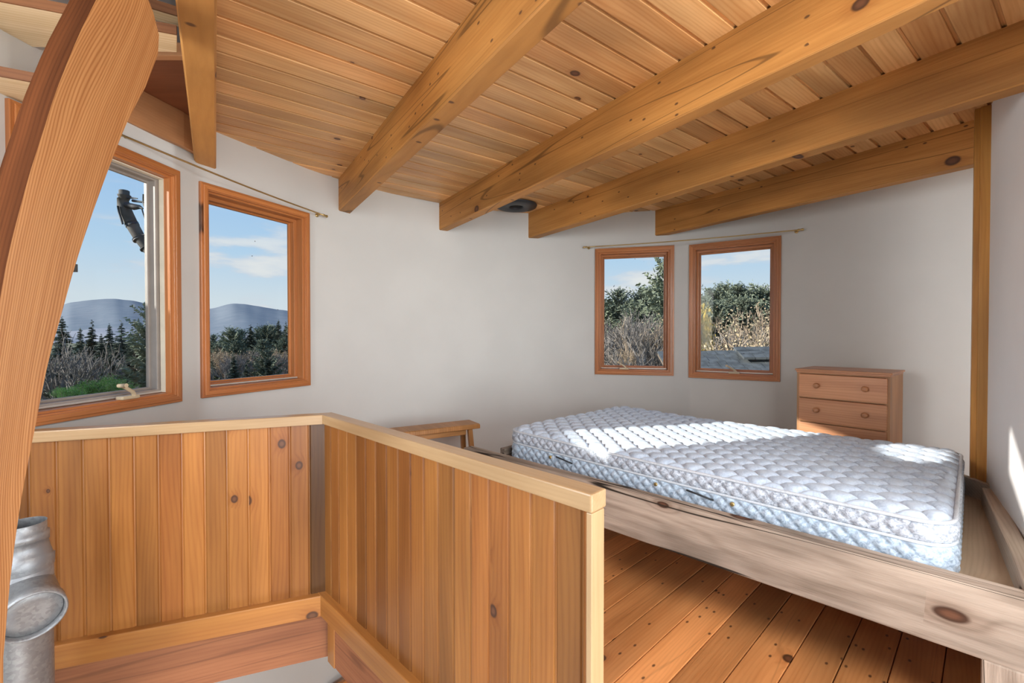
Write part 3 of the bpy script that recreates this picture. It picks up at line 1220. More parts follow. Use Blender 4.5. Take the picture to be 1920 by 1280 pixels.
mb.box(UV(-.06, 3.04, FZ), Z, U, V, .40 - FZ, .10, .09, tone=.45)
mb.build('leg', M['grey'], root, bevel=.005)
mb = MB()
mb.box(UV(-2.02, 3.04, FZ), Z, U, V, .40 - FZ, .10, .09, tone=.45)
mb.build('leg', M['grey'], root, bevel=.005)

# ------------------------------------------------------------------ mattress
MU0, MU1, MV0, MV1 = -1.968, -.035, 1.872, 3.10
MZ0, MZ1 = .512, .705
root = empty('mattress', UV(-1.0, 2.49, MZ0), 'pale blue quilted mattress lying bare on the grey timber platform', 'mattress')
RC = .085     # corner radius in plan


def perim(n_arc=14, step=.006, inset=0.):
    """closed list of (u, v, normal_u, normal_v, arclength)"""
    u0, u1, v0, v1 = MU0 + inset, MU1 - inset, MV0 + inset, MV1 - inset
    r_ = max(.01, RC - inset)
    out = []
    s = 0
    segs = [((u0 + r_, v0), (u1 - r_, v0), (0, -1)), ((u1, v0 + r_), (u1, v1 - r_), (1, 0)), ((u1 - r_, v1), (u0 + r_, v1), (0, 1)), ((u0, v1 - r_), (u0, v0 + r_), (-1, 0))]
    cents = [(u1 - r_, v0 + r_), (u1 - r_, v1 - r_), (u0 + r_, v1 - r_), (u0 + r_, v0 + r_)]
    for k, (a, b, nn_) in enumerate(segs):
        L = math.hypot(b[0] - a[0], b[1] - a[1])
        m = max(2, int(L / step))
        for i in range(m):
            t = i / m
            out.append((a[0] + (b[0] - a[0]) * t, a[1] + (b[1] - a[1]) * t, nn_[0], nn_[1], s + L * t))
        s += L
        a0 = math.atan2(nn_[1], nn_[0])
        for i in range(n_arc):
            an = a0 + PI / 2 * i / n_arc
            out.append((cents[k][0] + r_ * math.cos(an), cents[k][1] + r_ * math.sin(an), math.cos(an), math.sin(an), s + r_ * PI / 2 * i / n_arc))
        s += r_ * PI / 2
    return out


PR = perim()


def sag(u_, v_):
    return .012 * math.sin((u_ - MU0) / (MU1 - MU0) * PI) * -1 + .004 * noise.noise(Vector((u_ * 2, v_ * 2, 0)))


def puff(a, lo):
    return 1 - math.exp(-abs(a) / lo)


# lower border with diamond quilting
def border(z0, z1, nz, dia, amp, name, mat, bulge):
    mb = MB()
    rows, wc = [], []
    for (u_, v_, nu, nv, s) in PR:
        r, w = [], []
        for k in range(nz + 1):
            t = k / nz
            z = z0 + (z1 - z0) * t
            a = (s / dia + z / (dia * .92)) % 1.0
            b = (s / dia - z / (dia * .92)) % 1.0
            da = min(a, 1 - a) * dia
            db = min(b, 1 - b) * dia
            h = amp * puff(min(da, db), .013) + bulge * math.sin(PI * t)
            if k in (0, nz):
                h = -.002
            zz = z + sag(u_, v_) * .6 * ((z - MZ0) / (MZ1 - MZ0))
            r.append(UV(u_ + nu * h, v_ + nv * h, zz))
            w.append((s, z, 0))
        rows.append(r); wc.append(w)
    rows.append(rows[0]); wc.append(wc[0])
    mb.grid(rows, .5, True, wc)
    return mb.build(name, mat, root)


border(MZ0, MZ0 + .112, 24, .056, .013, 'border', M['border'], .006)
border(MZ0 + .118, MZ1 - .014, 16, .056, .011, 'upper_border', M['band'], .006)


def pipe_loop(z, r_, off, name):
    mb = MB()
    p = [UV(u_ + nu * off, v_ + nv * off, z + sag(u_, v_) * .6 * ((z - MZ0) / (MZ1 - MZ0))) for (u_, v_, nu, nv, s) in PR[::3]]
    rows, wc = [], []
    m = len(p)
    for i in range(m):
        d = (p[(i + 1) % m] - p[i - 1]).normalized()
        a = Vector((d.y, -d.x, 0))
        rows.append([p[i] + a * r_ * math.cos(2 * PI * k / 8) + Z * r_ * math.sin(2 * PI * k / 8) for k in range(8)])
        wc.append([(i * .02, k * .01, 0) for k in range(8)])
    mb.grid(rows, .5, True, wc, close_u=True, close_v=True)
    return mb.build(name, M['piping'], root)


pipe_loop(MZ1 - .010, .0062, .003, 'piping')
pipe_loop(MZ0 + .115, .0058, .005, 'piping')
pipe_loop(MZ0 + .006, .0058, .003, 'piping')
# quilted top
mb = MB()
nu_, nv_ = 330, 215
rows, wc = [], []
SP, LAM = .056, .13
for i in range(nu_ + 1):
    r, w = [], []
    for k in range(nv_ + 1):
        a, b = i / nu_ * 2 - 1, k / nv_ * 2 - 1
        hu, hv = (MU1 - MU0) / 2, (MV1 - MV0) / 2
        # map the square to the rounded rectangle
        x, y = a * hu, b * hv
        ex, ey = abs(x) - (hu - RC), abs(y) - (hv - RC)
        if ex > 0 and ey > 0:
            m_ = max(ex, ey)
            l_ = math.hypot(ex, ey)
            ex2, ey2 = ex * m_ / l_, ey * m_ / l_
            x = math.copysign(hu - RC + ex2, x); y = math.copysign(hv - RC + ey2, y)
            edge = RC - m_
        else:
            edge = min(hu - abs(x), hv - abs(y))
        uu, vv = x + (MU0 + MU1) / 2, y + (MV0 + MV1) / 2
        vq = vv + .012 * noise.noise(Vector((uu * 3, vv * 3, 2)))
        uq = uu + .018 * noise.noise(Vector((uu * 3, vv * 3, 7)))
        k0 = math.floor(vq / SP)
        best = 1
        for kk in (k0 - 1, k0, k0 + 1, k0 + 2):
            ln = kk * SP + (SP * .49) * math.cos(2 * PI * uq / LAM + PI * (kk % 2))
            best = min(best, abs(vq - ln))
        h = .021 * puff(best, .014) - .008
        e = max(0, min(1, edge / .05))
        z = MZ1 - .012 + (.014 * (1 - (1 - e) ** 2)) + h * min(1, edge / .02) + sag(uu, vv)
        r.append(UV(uu, vv, z)); w.append((uu, vv, 0))
    rows.append(r); wc.append(w)
mb.grid(rows, .5, True, wc)
mb.build('quilted_top', M['ticking'], root)
# cord handles and brass vents on the front border
for uc in (-1.52, -.79):
    h = MB()
    h.tube([UV(uc - .055, MV0 - .012, MZ0 + .096), UV(uc - .045, MV0 - .020, MZ0 + .098), UV(uc, MV0 - .026, MZ0 + .095), UV(uc + .045, MV0 - .02, MZ0 + .086), UV(uc + .056, MV0 - .012, MZ0 + .082)], .0042, 8)
    h.build('handle', M['cord'], root)
for uc in (-1.62, -.99, -.66):
    h = MB()
    h.lathe(UV(uc, MV0 - .012, MZ0 + .085), -V, [(.0001, .004), (.006, .004), (.009, .002), (.009, -.004)], 16)
    h.build('air_vent', M['brass'], root)

# ------------------------------------------------------------------ chest of drawers
CF = Vector((2.095, 2.462, 0))            # front right corner
cd = Vector((-.648, .762, 0)).normalized()  # along the front, to the left
cs_ = Vector((.762, .648, 0)).normalized()  # to the back
CW, CDp, CH = .455, .36, 1.07
root = empty('chest_of_drawers', CF + cd * CW / 2 + cs_ * CDp / 2, 'narrow pine chest of drawers behind the mattress below the right windows', 'chest of drawers')
mb = MB()
th = .02
mb.box(CF + Z * FZ, Z, cd, cs_, CH - FZ - .02, th, CDp, tone=.5)                       # right side
mb.box(CF + cd * (CW - th) + Z * FZ, Z, cd, cs_, CH - FZ - .02, th, CDp, tone=.5)
mb.box(CF + cs_ * (CDp - .012) + Z * FZ, cd, Z, cs_, CW, CH - FZ - .02, .012, tone=.4)
dz = [1.035, .885, .735, .575, .41, .24]
for z in dz:
    mb.box(CF + cd * th + Z * z, cd, cs_, Z, CW - 2 * th, CDp - .02, .012, tone=.5)
mb.box(CF + cd * th + Z * (FZ + .05), cd, cs_, Z, CW - 2 * th, .02, .13, tone=.5)
mb.build('carcass', M['chestside'], root, bevel=.002)
mb = MB()
mb.box(CF - cd * .010 - cs_ * .012 + Z * (CH - .018), cd, cs_, Z, CW + .020, CDp + .012, .011, tone=.7)
mb.box(CF - cd * .003 - cs_ * .006 + Z * (CH - .03), cd, cs_, Z, CW + .006, CDp + .006, .013, tone=.6)
mb.build('top', M['chest'], root, bevel=.003)
for z1, z0 in zip(dz, dz[1:]):
    d = MB()
    d.box(CF + cd * .011 - cs_ * .006 + Z * (z0 + .005), cd, cs_, Z, CW - .022, .03, z1 - z0 - .008)
    dr = d.build('drawer', M['chest'], root, bevel=.003)
    for fx in (.24, .76):
        kn = MB()
        kn.lathe(CF + cd * (CW * fx) - cs_ * .006 + Z * ((z1 + z0 + .012) / 2), -cs_, [(.007, -.002), (.007, .006), (.014, .012), (.0165, .02), (.014, .026), (.006, .029), (.0001, .0295)], 20)
        k_ = kn.build('knob', M['chest'], dr)

# ------------------------------------------------------------------ bench
bdir = Vector((.85, .50, 0)).normalized()
bno = Vector((.50, -.85, 0)).normalized()
bz = .62
br_ = Vector((-.335, 3.45, 0))             # back right corner of the seat
BL, BWd = .74, .20
root = empty('bench', br_ - bdir * BL / 2 + bno * BWd / 2, 'small brown wooden bench by the wall behind the balustrade', 'bench')
mb = MB()
c0 = br_ - bdir * BL
sec = [(0, 0), (.0, .028), (.012, .034), (BWd - .012, .034), (BWd, .028), (BWd, 0)]
poly = [c0 + bno * x + Z * (bz - .034 + h) for x, h in sec]
mb.prism(poly, bdir * BL, grain=bdir, tone=.6)
mb.build('seat', M['bench'], root, bevel=.004)
mb = MB()
mb.box(c0 + bdir * .14 + bno * .03 + Z * (bz - .10), bdir, bno, Z, BL - .24, .02, .066, tone=.7)
mb.box(c0 + bdir * .14 + bno * (BWd - .05) + Z * (bz - .075), bdir, bno, Z, BL - .24, .02, .041, tone=.4)
mb.build('apron', M['bench'], root, bevel=.002)
for fx, sx in ((.10, -1), (BL - .07, 1)):
    for fy, sy in ((.035, -1), (BWd - .035, 1)):
        lg = MB()
        top = c0 + bdir * fx + bno * fy + Z * (bz - .034)
        bot = top + bdir * .035 * sx + bno * .03 * sy
        bot.z = FZ
        e1, e2 = bdir * .017, bno * .014
        rows = [[q + e1 + e2, q - e1 + e2, q - e1 - e2, q + e1 - e2] for q in (bot, top)]
        lg.grid(rows, .4, False, [[(q.z, k * .03, 0) for k in range(4)] for q in (bot, top)], close_v=True)
        lg.face(rows[0][::-1]); lg.face(rows[1])
        lg.build('leg', M['bench'], root, bevel=.002)

# ------------------------------------------------------------------ outdoors
def leafmat(name, c1, c2, rough=.8):
    m, nt, b = newmat(name)
    oi = N(nt, 'ShaderNodeObjectInfo')
    tn = N(nt, 'ShaderNodeAttribute', attribute_name='tone')
    c = mixc(nt, tn.outputs['Fac'], c1, c2)
    br = mth(nt, 'MULTIPLY_ADD', oi.outputs['Random'], .5, .75)
    cb = N(nt, 'ShaderNodeCombineColor')
    for i in range(3):
        nt.links.new(br, cb.inputs[i])
    c = mixc(nt, 1., c, cb.outputs[0], 'MULTIPLY')
    nt.links.new(c, b.inputs['Base Color'])
    b.inputs['Roughness'].default_value = rough
    b.inputs['Specular IOR Level'].default_value = .2
    return m


M['spruce'] = leafmat('spruce_needles', (.085, .10, .075), (.19, .215, .155))
M['pine'] = leafmat('pine_needles', (.105, .125, .085), (.27, .30, .21))
M['twig'] = leafmat('bare_twigs', (.17, .145, .125), (.30, .265, .235))
M['tantwig'] = leafmat('tan_twigs', (.27, .20, .14), (.44, .34, .25))
M['yellow'] = leafmat('yellow_leaves', (.48, .33, .05), (.66, .48, .10))
M['tanleaf'] = leafmat('tan_leaves', (.33, .25, .15), (.46, .36, .23))
M['green'] = leafmat('green_leaves', (.12, .24, .05), (.28, .44, .12))
M['bark'] = plain('bark', (.10, .08, .065), .9)
GZ = -6.5


def conifer_mesh(seed, broad, whorls, pine):
    rnd = random.Random(seed)
    fo, tr = MB(), MB()
    tr.tube([(0, 0, 0), (.01, 0, .5), (0, 0, .93)], [.016, .009, .002], 6)
    for w in range(whorls):
        t = w / (whorls - 1)
        if pine:
            h = .22 + .72 * t + rnd.uniform(-.015, .015)
            R = broad * (max(0, 1 - t ** 2.2) ** .6 + .16) * rnd.uniform(.6, 1.12) * min(1, .55 + t * 1.6)
        else:
            h = .08 + .90 * t + rnd.uniform(-.008, .008)
            R = broad * ((1 - t) ** .8 + .03) * rnd.uniform(.72, 1.1)
        nb = rnd.randint(7, 10) if not pine else rnd.randint(6, 9)
        a0 = rnd.uniform(0, 6.28)
        for b in range(nb):
            a = a0 + 6.283 * b / nb + rnd.uniform(-.25, .25)
            L = R * rnd.uniform(.6, 1.1)
            hb = h + rnd.uniform(-.022, .012)
            d = Vector((math.cos(a), math.sin(a), 0))
            s = Vector((-d.y, d.x, 0))
            rise = (.25 + .5 * t if pine else (-.28 + .5 * t)) + rnd.uniform(-.15, .15)
            m = 9 if pine else 6
            for i in range(m):
                f = (i + .6) / m
                p = d * (L * f) + Z * (hb + L * (rise * f - (.15 if not pine else -.1) * f * f))
                wd = (L * (.20 if pine else .38) * (1.15 - f) + .006) * rnd.uniform(.6, 1.5)
                ln = L / m * 1.7
                tone = rnd.random() * .6 + .4 * f
                tip = p + d * ln + Z * (rnd.uniform(-.5, .4) * ln * .5)
                for sg in (1, -1):
                    q = p + s * sg * wd + d * ln * .55 + Z * rnd.uniform(-.4, .3) * wd
                    fo.face([p - d * ln * .25, q, tip], None, tone)
                    q2 = p + s * sg * wd * rnd.uniform(.5, 1.2) + Z * rnd.uniform(-.2, .7) * wd
                    fo.face([p, q2 + d * ln * .2, q2 - d * ln * .15], None, rnd.random())
                fo.face([p - Z * .4 * wd, tip, p + Z * .5 * wd], None, tone)
                if pine:
                    c = p + Vector((rnd.gauss(0, 1), rnd.gauss(0, 1), rnd.gauss(0, 1))) * .012
                    v1 = Vector((rnd.gauss(0, 1), rnd.gauss(0, 1), rnd.gauss(.6, 1))).normalized() * .017
                    v2 = v1.orthogonal().normalized() * .004
                    fo.face([c - v1 * .4, c + v2, c + v1, c - v2], None, rnd.random())
    return fo, tr


def bare_mesh(seed, depth=6, leaf=None):
    rnd = random.Random(seed)
    br, lf = MB(), MB()

    def grow(p, d, L, r, k):
        q = p + d * L
        mid = p + d * L * .5 + Vector((rnd.uniform(-1, 1), rnd.uniform(-1, 1), 0)) * L * .06
        br.tube([p, mid, q], [r, r * .85, r * .68], 4 if k < 2 else 3, cap=False, tone=rnd.random(), smooth=False)
        if leaf and k >= depth - 2:
            for _ in range(leaf):
                c = p.lerp(q, rnd.random()) + Vector((rnd.gauss(0, 1), rnd.gauss(0, 1), rnd.gauss(0, 1))) * .022
                a = Vector((rnd.gauss(0, 1), rnd.gauss(0, 1), rnd.gauss(0, 1))).normalized() * .0055
                b = a.orthogonal().normalized() * .0045
                lf.face([c - a, c + b, c + a, c - b], None, rnd.random())
        if k >= depth:
            return
        nb = 3 if k else 4
        for i in range(nb):
            ax = Vector((rnd.gauss(0, 1), rnd.gauss(0, 1), rnd.gauss(0, .6)))
            nd = (d + ax.normalized() * rnd.uniform(.35, .75) + Z * .16).normalized()
            grow(p.lerp(q, rnd.uniform(.6, 1.0)), nd, L * rnd.uniform(.62, .82), r * .64, k + 1)
    grow(Vector((0, 0, 0)), Vector((0, 0, 1)), .25, .018, 0)
    return br, lf


PROTO = {}


def proto(kind, seed):
    key = (kind, seed)
    if key in PROTO:
        return PROTO[key]
    parts = []
    if kind == 'spruce':
        fo, tr = conifer_mesh(seed, .19, 44, False)
        parts = [('foliage', fo, 'spruce'), ('trunk', tr, 'bark')]
    elif kind == 'pine':
        fo, tr = conifer_mesh(seed, .21, 30, True)
        parts = [('foliage', fo, 'pine'), ('trunk', tr, 'bark')]
    elif kind == 'bare':
        br, lf = bare_mesh(seed)
        parts = [('branches', br, 'twig')]
    elif kind == 'tan':
        br, lf = bare_mesh(seed, 6, 2)
        parts = [('branches', br, 'tantwig'), ('leaves', lf, 'tanleaf')]
    elif kind == 'yellow':
        br, lf = bare_mesh(seed, 6, 9)
        parts = [('branches', br, 'tantwig'), ('leaves', lf, 'yellow')]
    elif kind == 'green':
        br, lf = bare_mesh(seed, 6, 9)
        parts = [('branches', br, 'twig'), ('leaves', lf, 'green')]
    obs = []
    mx_ = max(v[2] for v in parts[0][1].v) if kind in ('bare', 'tan', 'yellow', 'green') else 1.0
    for nm, mbx, mt in parts:
        mbx.v = [(v[0] / mx_ * .8, v[1] / mx_ * .8, v[2] / mx_) for v in mbx.v] if mx_ != 1.0 else mbx.v
        o = mbx.build(nm, M[mt], merge=False)
        obs.append((nm, o.data))
        bpy.data.objects.remove(o)
    PROTO[key] = obs
    return obs


NAMES = {'spruce': 'spruce_tree', 'pine': 'pine_tree', 'bare': 'bare_tree', 'tan': 'tan_leaved_tree', 'yellow': 'yellow_leaved_tree', 'green': 'green_shrub'}


def tree(kind, px, ytop, Y, label, group=None, seed=1, wide=1., height=None):
    top = at_y(px, ytop, Y)
    h = height if height else top.z - GZ
    root = empty(NAMES[kind], (top.x, top.y, top.z - h), label, 'shrub' if kind == 'green' else 'tree', group)
    rz = random.uniform(0, 6.28)
    root.rotation_euler = (0, 0, rz)
    root.scale = (h * wide, h * wide, h)
    for nm, me in proto(kind, seed):
        o = bpy.data.objects.new(nm, me)
        COL.objects.link(o)
        o.parent = root
    return root


# view of the first (leftmost) window
g = 'dark spruces in the leftmost window'
lab = 'dark spruce in the row of conifers seen through the leftmost window'
for i, (x, y, Y, w) in enumerate([(172, 598, 34, 1.0), (205, 603, 38, 1.0), (228, 602, 36, 1.05), (248, 612, 33, 1.1), (190, 622, 30, 1.1), (150, 612, 42, 1.0), (218, 628, 29, 1.2)]):
    tree('spruce', x, y, Y, lab, g, 1 + i % 3, w)
tree('spruce', 116, 588, 26, 'grey-green spruce at the left of the leftmost window, against the post', None, 2, 1.1)
tree('pine', 284, 556, 22, 'tall green pine at the right edge of the leftmost window', None, 1, .8)
tree('bare', 112, 606, 20, 'pale bare tree in front of the spruces in the leftmost window', None, 1, 1.0)
for i, (x, y, Y) in enumerate([(95, 660, 24), (140, 650, 25), (165, 668, 27), (232, 660, 27), (262, 668, 25)]):
    tree('bare', x, y, Y, 'greyish bare tree among the spruces in the leftmost window', 'bare trees in the leftmost window', 1 + i % 3, 1.1)
for i, (x, y, Y, w) in enumerate([(206, 650, 24, 1.2), (244, 645, 23, 1.1), (272, 640, 26, 1.1), (120, 655, 28, 1.2)]):
    tree('spruce', x, y, Y, lab, g, 1 + i % 3, w)
tree('green', 178, 706, 17, 'bright green shrub low in the leftmost window', None, 1, 1.2, height=2.2)
tree('green', 134, 726, 15, 'small bright green shrub at the lower left of the leftmost window', None, 2, 1.2, height=1.5)
# second window
g = 'conifer treeline in the second window'
lab = 'green conifer in the treeline seen through the second window from the left'
for i, (x, y, Y, k) in enumerate([(400, 624, 60, 'pine'), (418, 618, 56, 'spruce'), (434, 610, 54, 'pine'), (452, 614, 58, 'pine'), (470, 606, 54, 'spruce'), (484, 612, 60, 'pine'), (498, 606, 55, 'pine'), (512, 606, 60, 'pine'), (522, 597, 54, 'spruce'), (536, 602, 58, 'spruce'), (548, 606, 55, 'pine'), (408, 640, 50, 'pine'), (444, 634, 49, 'pine'), (492, 632, 48, 'pine'), (532, 630, 50, 'pine'), (562, 604, 56, 'spruce'), (386, 628, 56, 'spruce')]):
    tree(k, x, y, Y, lab, g, 1 + i % 3, .95 if k == 'pine' else 1.)
g = 'bare trees in the second window'
lab = 'greyish bare tree below the treeline in the second window from the left'
for i, (x, y, Y) in enumerate([(415, 650, 40), (428, 662, 38), (452, 655, 42), (472, 650, 40), (508, 652, 41), (530, 655, 39), (545, 650, 42)]):
    tree('bare' if i % 2 else 'tan', x, y, Y, lab, g, 1 + i % 2, 1.0)
tree('spruce', 438, 655, 31, 'small dark pointed spruce left of centre, low in the second window', None, 1, .9)
tree('spruce', 462, 676, 30, 'smallest dark pointed spruce low in the second window', None, 2, .9)
tree('pine', 500, 650, 33, 'rounded olive conifer right of centre, low in the second window', None, 2, .8)
# third window
g = 'conifers behind the bare trees in the third window'
lab = 'green pine behind the bare trees in the third window from the left'
for i, (x, y, Y) in enumerate([(1160, 534, 36), (1140, 556, 38), (1178, 556, 40), (1206, 536, 36), (1224, 528, 38), (1192, 560, 33), (1125, 560, 36)]):
    tree('pine', x, y, Y, lab, g, 1 + i % 3, .95)
tree('pine', 1252, 470, 26, 'tallest dark pine at the right edge of the third window', None, 2, .62)
g = 'bare trees in the third window'
lab = 'grey bare tree filling the lower part of the third window from the left'
for i, (x, y, Y) in enumerate([(1150, 572, 22), (1175, 580, 20), (1205, 575, 24), (1232, 590, 21), (1140, 610, 18), (1192, 615, 17), (1225, 625, 18), (1245, 600, 23), (1165, 640, 15), (1212, 650, 15)]):
    tree('bare', x, y, Y, lab, g, 1 + i % 3, 1.1)
tree('tan', 1222, 590, 19, 'small tan leaved tree right of centre in the third window', None, 1, .8)
tree('tan', 1170, 632, 15.5, 'tan leaved sapling low in the third window', None, 2, .6, height=3.2)
# fourth window
g = 'pines in the fourth window'
lab = 'green pine in the treeline seen through the rightmost window'
for i, (x, y, Y) in enumerate([(1318, 548, 36), (1336, 534, 38), (1358, 526, 38), (1384, 524, 36), (1404, 534, 40), (1428, 530, 37), (1446, 538, 36), (1346, 556, 33), (1394, 552, 33), (1420, 556, 34), (1470, 536, 36), (1370, 548, 35)]):
    tree('pine', x, y, Y, lab, g, 1 + i % 3, .95)
g = 'bare trees in the rightmost window'
lab = 'tan bare tree below the pines in the rightmost window'
for i, (x, y, Y) in enumerate([(1352, 590, 24), (1372, 580, 23), (1398, 572, 24), (1416, 582, 22), (1438, 590, 24), (1384, 605, 19), (1428, 612, 18), (1360, 615, 18), (1404, 620, 16.5), (1448, 600, 19)]):
    tree('tan' if i % 3 else 'bare', x, y, Y, lab, g, 1 + i % 3, 1.05)
tree('yellow', 1306, 552, 17, 'yellow leaved tree at the left edge of the rightmost window', None, 1, .24)

# ground and hills
gm = plain('meadow_ground', (.13, .13, .07), .95, var=.3, scale=.2)
gb = MB()
rows = []
for i in range(41):
    rows.append([Vector((-400 + 20 * i, -100 + 20 * k, GZ + (3 * noise.noise(Vector((i * .3, k * .3, 0))) if math.hypot(-400 + 20 * i, -100 + 20 * k) > 60 else 0))) for k in range(41)])
gb.grid(rows)
tag(gb.build('ground', gm), kind='structure')


def hillmat(name, c1, c2):  # distance haze is put into the blue-grey base colours
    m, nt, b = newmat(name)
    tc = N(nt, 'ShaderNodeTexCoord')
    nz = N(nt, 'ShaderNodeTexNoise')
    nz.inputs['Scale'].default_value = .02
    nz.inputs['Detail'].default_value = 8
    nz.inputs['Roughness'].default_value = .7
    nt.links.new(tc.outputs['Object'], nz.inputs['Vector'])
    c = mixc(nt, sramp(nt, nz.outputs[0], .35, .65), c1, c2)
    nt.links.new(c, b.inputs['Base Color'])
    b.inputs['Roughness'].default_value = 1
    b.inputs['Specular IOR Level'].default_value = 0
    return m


def hills(name, prof, Y, depth, mat, label, foot):
    mb = MB()
    rows = []
    for x, y in smooth_px(prof, 8):
        y += .8 * noise.noise(Vector((x * .05, 1, 3)))
        top = at_y(x, y, Y)
        r = []
        for s in range(13):
            f = s / 12
            bump = noise.noise(Vector((x * .02, f * 3, 5))) * 5 * f * (1 - f) * 4
            zz = top.z + (foot - top.z) * (f ** 1.25) + bump
            sc = 1 - depth / Y * f
            r.append(Vector((top.x * sc, Y - depth * f, zz)))
        rows.append(r)
    mb.grid(rows)
    o = mb.build(name, mat)
    return tag(o, label, 'hill')


hills('mountain', [(-900, 600), (-300, 590), (0, 582), (90, 577), (140, 566), (205, 560), (250, 564), (300, 574), (350, 580), (392, 579), (425, 571), (450, 569), (490, 575), (520, 580), (560, 585), (640, 596), (800, 606), (1100, 612), (1500, 610), (2400, 615)], 2600, 1500, hillmat('haze_tinted_mountain', (.19, .22, .25), (.23, .25, .275)), 'blue hazy mountain ridge on the horizon beyond the left windows', -40)
hills('near_hill', [(-900, 640), (0, 628), (120, 622), (200, 615), (300, 622), (400, 630), (470, 625), (560, 628), (800, 640), (2400, 640)], 900, 600, hillmat('haze_tinted_slope', (.28, .285, .315), (.33, .33, .355)), 'lower greyish wooded slope between the treetops and the mountain', -25)

# leaning mast with wires outside the first window
YM = 5.0
P_ = lambda x, y, Y=YM: at_y(x, y, Y)
root = empty('utility_mast', (P_(352, 640).x, YM, GZ), 'curved dark weathered mast with cables seen through the leftmost window', 'mast')
mb = MB()
pth = [Vector((P_(352, 640).x, YM, GZ)), P_(352, 640), P_(345, 570), P_(318, 520), P_(282, 472), P_(262, 446), P_(248, 422), P_(238, 402), P_(232, 386), P_(230, 372)]
mb.tube(pth, [.07, .065, .06, .058, .056, .056, .06, .062, .058, .05], 14)
mb.build('pole', M['iron'], root)
mb = MB()
hd = P_(233, 366)
mb.lathe(hd, Z, [(.045, -.05), (.058, -.01), (.062, 0), (.048, .004), (.048, .05), (.04, .055), (.0001, .056)], 16)
mb.build('cap', M['iron'], root)
for a, b in ((P_(249, 424), P_(240, 405)), (P_(262, 450), P_(256, 440)), (P_(275, 466), P_(272, 462))):
    mb = MB()
    mb.tube([a, a.lerp(b, .3)], .064, 14)
    mb.build('band', M['cord'], root)
mb = MB()
mb.tube([P_(236, 384, 4.95), P_(252, 388, 4.93), P_(262, 388, 4.92), P_(268, 391, 4.92)], [.03, .034, .022, .008], 8)
mb.tube([P_(238, 370, 4.95), P_(248, 371, 4.95), P_(258, 372, 4.95)], [.014, .01, .006], 6)
mb.tube([P_(249, 376, 4.95), P_(262, 378, 4.93), P_(270, 379, 4.92), P_(277, 372, 4.92)], [.016, .012, .012, .008], 6)
mb.tube([P_(269, 364, 4.92), P_(269, 379, 4.92), P_(272, 386, 4.92)], [.008, .012, .016], 6)
mb.build('insulator_arms', M['cord'], root)
mb = MB()
mb.tube([P_(266, 391, 4.92), P_(270, 405, 4.92), P_(276, 424, 4.92), P_(278, 432, 4.92), P_(275, 439, 4.93), P_(268, 440, 4.94), P_(260, 437, 4.94)], .006, 6)
mb.build('cable', M['cord'], root)
mb = MB()
mb.tube([P_(221, 386, 4.93), P_(223, 398, 4.93), P_(230, 420, 4.93)], .01, 6)
mb.build('cable', M['cord'], root)

# shingled roof outside the rightmost window
rm = plain('grey_shingle', (.085, .092, .095), .85, var=.3, scale=9)
root = empty('shingled_roof', at_y(1385, 690, 6), 'grey shingled roof at the bottom of the rightmost window', 'roof')
mb = MB()
T0 = at_y(1318, 659, 7.2); T1 = at_y(1480, 657, 6.9)
slope = Vector((-.1, -1, -.36)).normalized()
along = (T1 - T0).normalized()
nr = along.cross(slope).normalized()
if nr.z < 0:
    nr = -nr
rnd = random.Random(4)
for c in range(15):
    x = -.7
    while x < 2.6:
        w = rnd.uniform(.11, .2)
        o = T0 + along * x + slope * (c * .13 + rnd.uniform(-.008, .008))
        mb.box(o - nr * .02, along, slope, nr, w - .008, .17, .03 + rnd.uniform(0, .008), tone=rnd.random())
        x += w
mb.build('shingles', rm, root)
mb = MB()
for c in range(3):
    x = .42
    while x < 2.6:
        w = rnd.uniform(.12, .2)
        o = T0 + along * x + slope * (.08 + c * .13) + nr * .09
        mb.box(o - nr * .02, along, slope, nr, w - .008, .17, .035, tone=rnd.random())
        x += w
mb.build('raised_course', rm, root)
mb = MB()
mb.box(T0 - along * .7 - nr * .06, along, slope, nr, 3.3, 2.1, .035, tone=.3)
mb.build('deck', M['outwall'], root)

# corner of an eave outside the leftmost window on an unseen wing added to block the low sun
root = empty('sun_block_wing', (-4.3, .8, GZ), 'dark eave corner of an added sun-blocking wing at the left of the leftmost window', 'building')
mb = MB()
zs = 2.22
mb.box((-4.6, -.55, GZ), (0, 1, 0), (1, 0, 0), Z, 4.1, .6, zs - GZ, tone=.4)
mb.box((-4.6, 1.62, zs), (0, 1, 0), (1, 0, 0), Z, 1.7, .6, 1.1, tone=.4)
mb.build('wall', M['outwall'], root)
e = at_v(146, 510, (-3.9, 0), (-3.9, 10))
mb = MB()
mb.box((-4.7, -.6, e.z), (0, 1, 0), (1, 0, 0), Z, e.y + .6, .8, .07, tone=.3)
mb.build('eave', M['outwall'], root)

# ------------------------------------------------------------------ light
w = bpy.data.worlds.new('sky')
S.world = w
w.use_nodes = True
nt = w.node_tree
nt.nodes.clear()
out = N(nt, 'ShaderNodeOutputWorld')
bg = N(nt, 'ShaderNodeBackground')
nt.links.new(bg.outputs[0], out.inputs[0])
tc = N(nt, 'ShaderNodeTexCoord')
sp = N(nt, 'ShaderNodeSeparateXYZ')
nt.links.new(tc.outputs['Generated'], sp.inputs[0])
ramp = N(nt, 'ShaderNodeValToRGB')
cr = ramp.color_ramp
cr.elements[0].position = 0.0
cr.elements[0].color = (.80, .86, .90, 1)
cr.elements[1].position = 1.0
cr.elements[1].color = (.16, .34, .78, 1)
for p, c in ((.07, (.72, .82, .90)), (.16, (.52, .73, .95)), (.32, (.35, .59, .95))):
    el = cr.elements.new(p); el.color = (*c, 1)
nt.links.new(mth(nt, 'MAXIMUM', sp.outputs[2], 0), ramp.inputs[0])
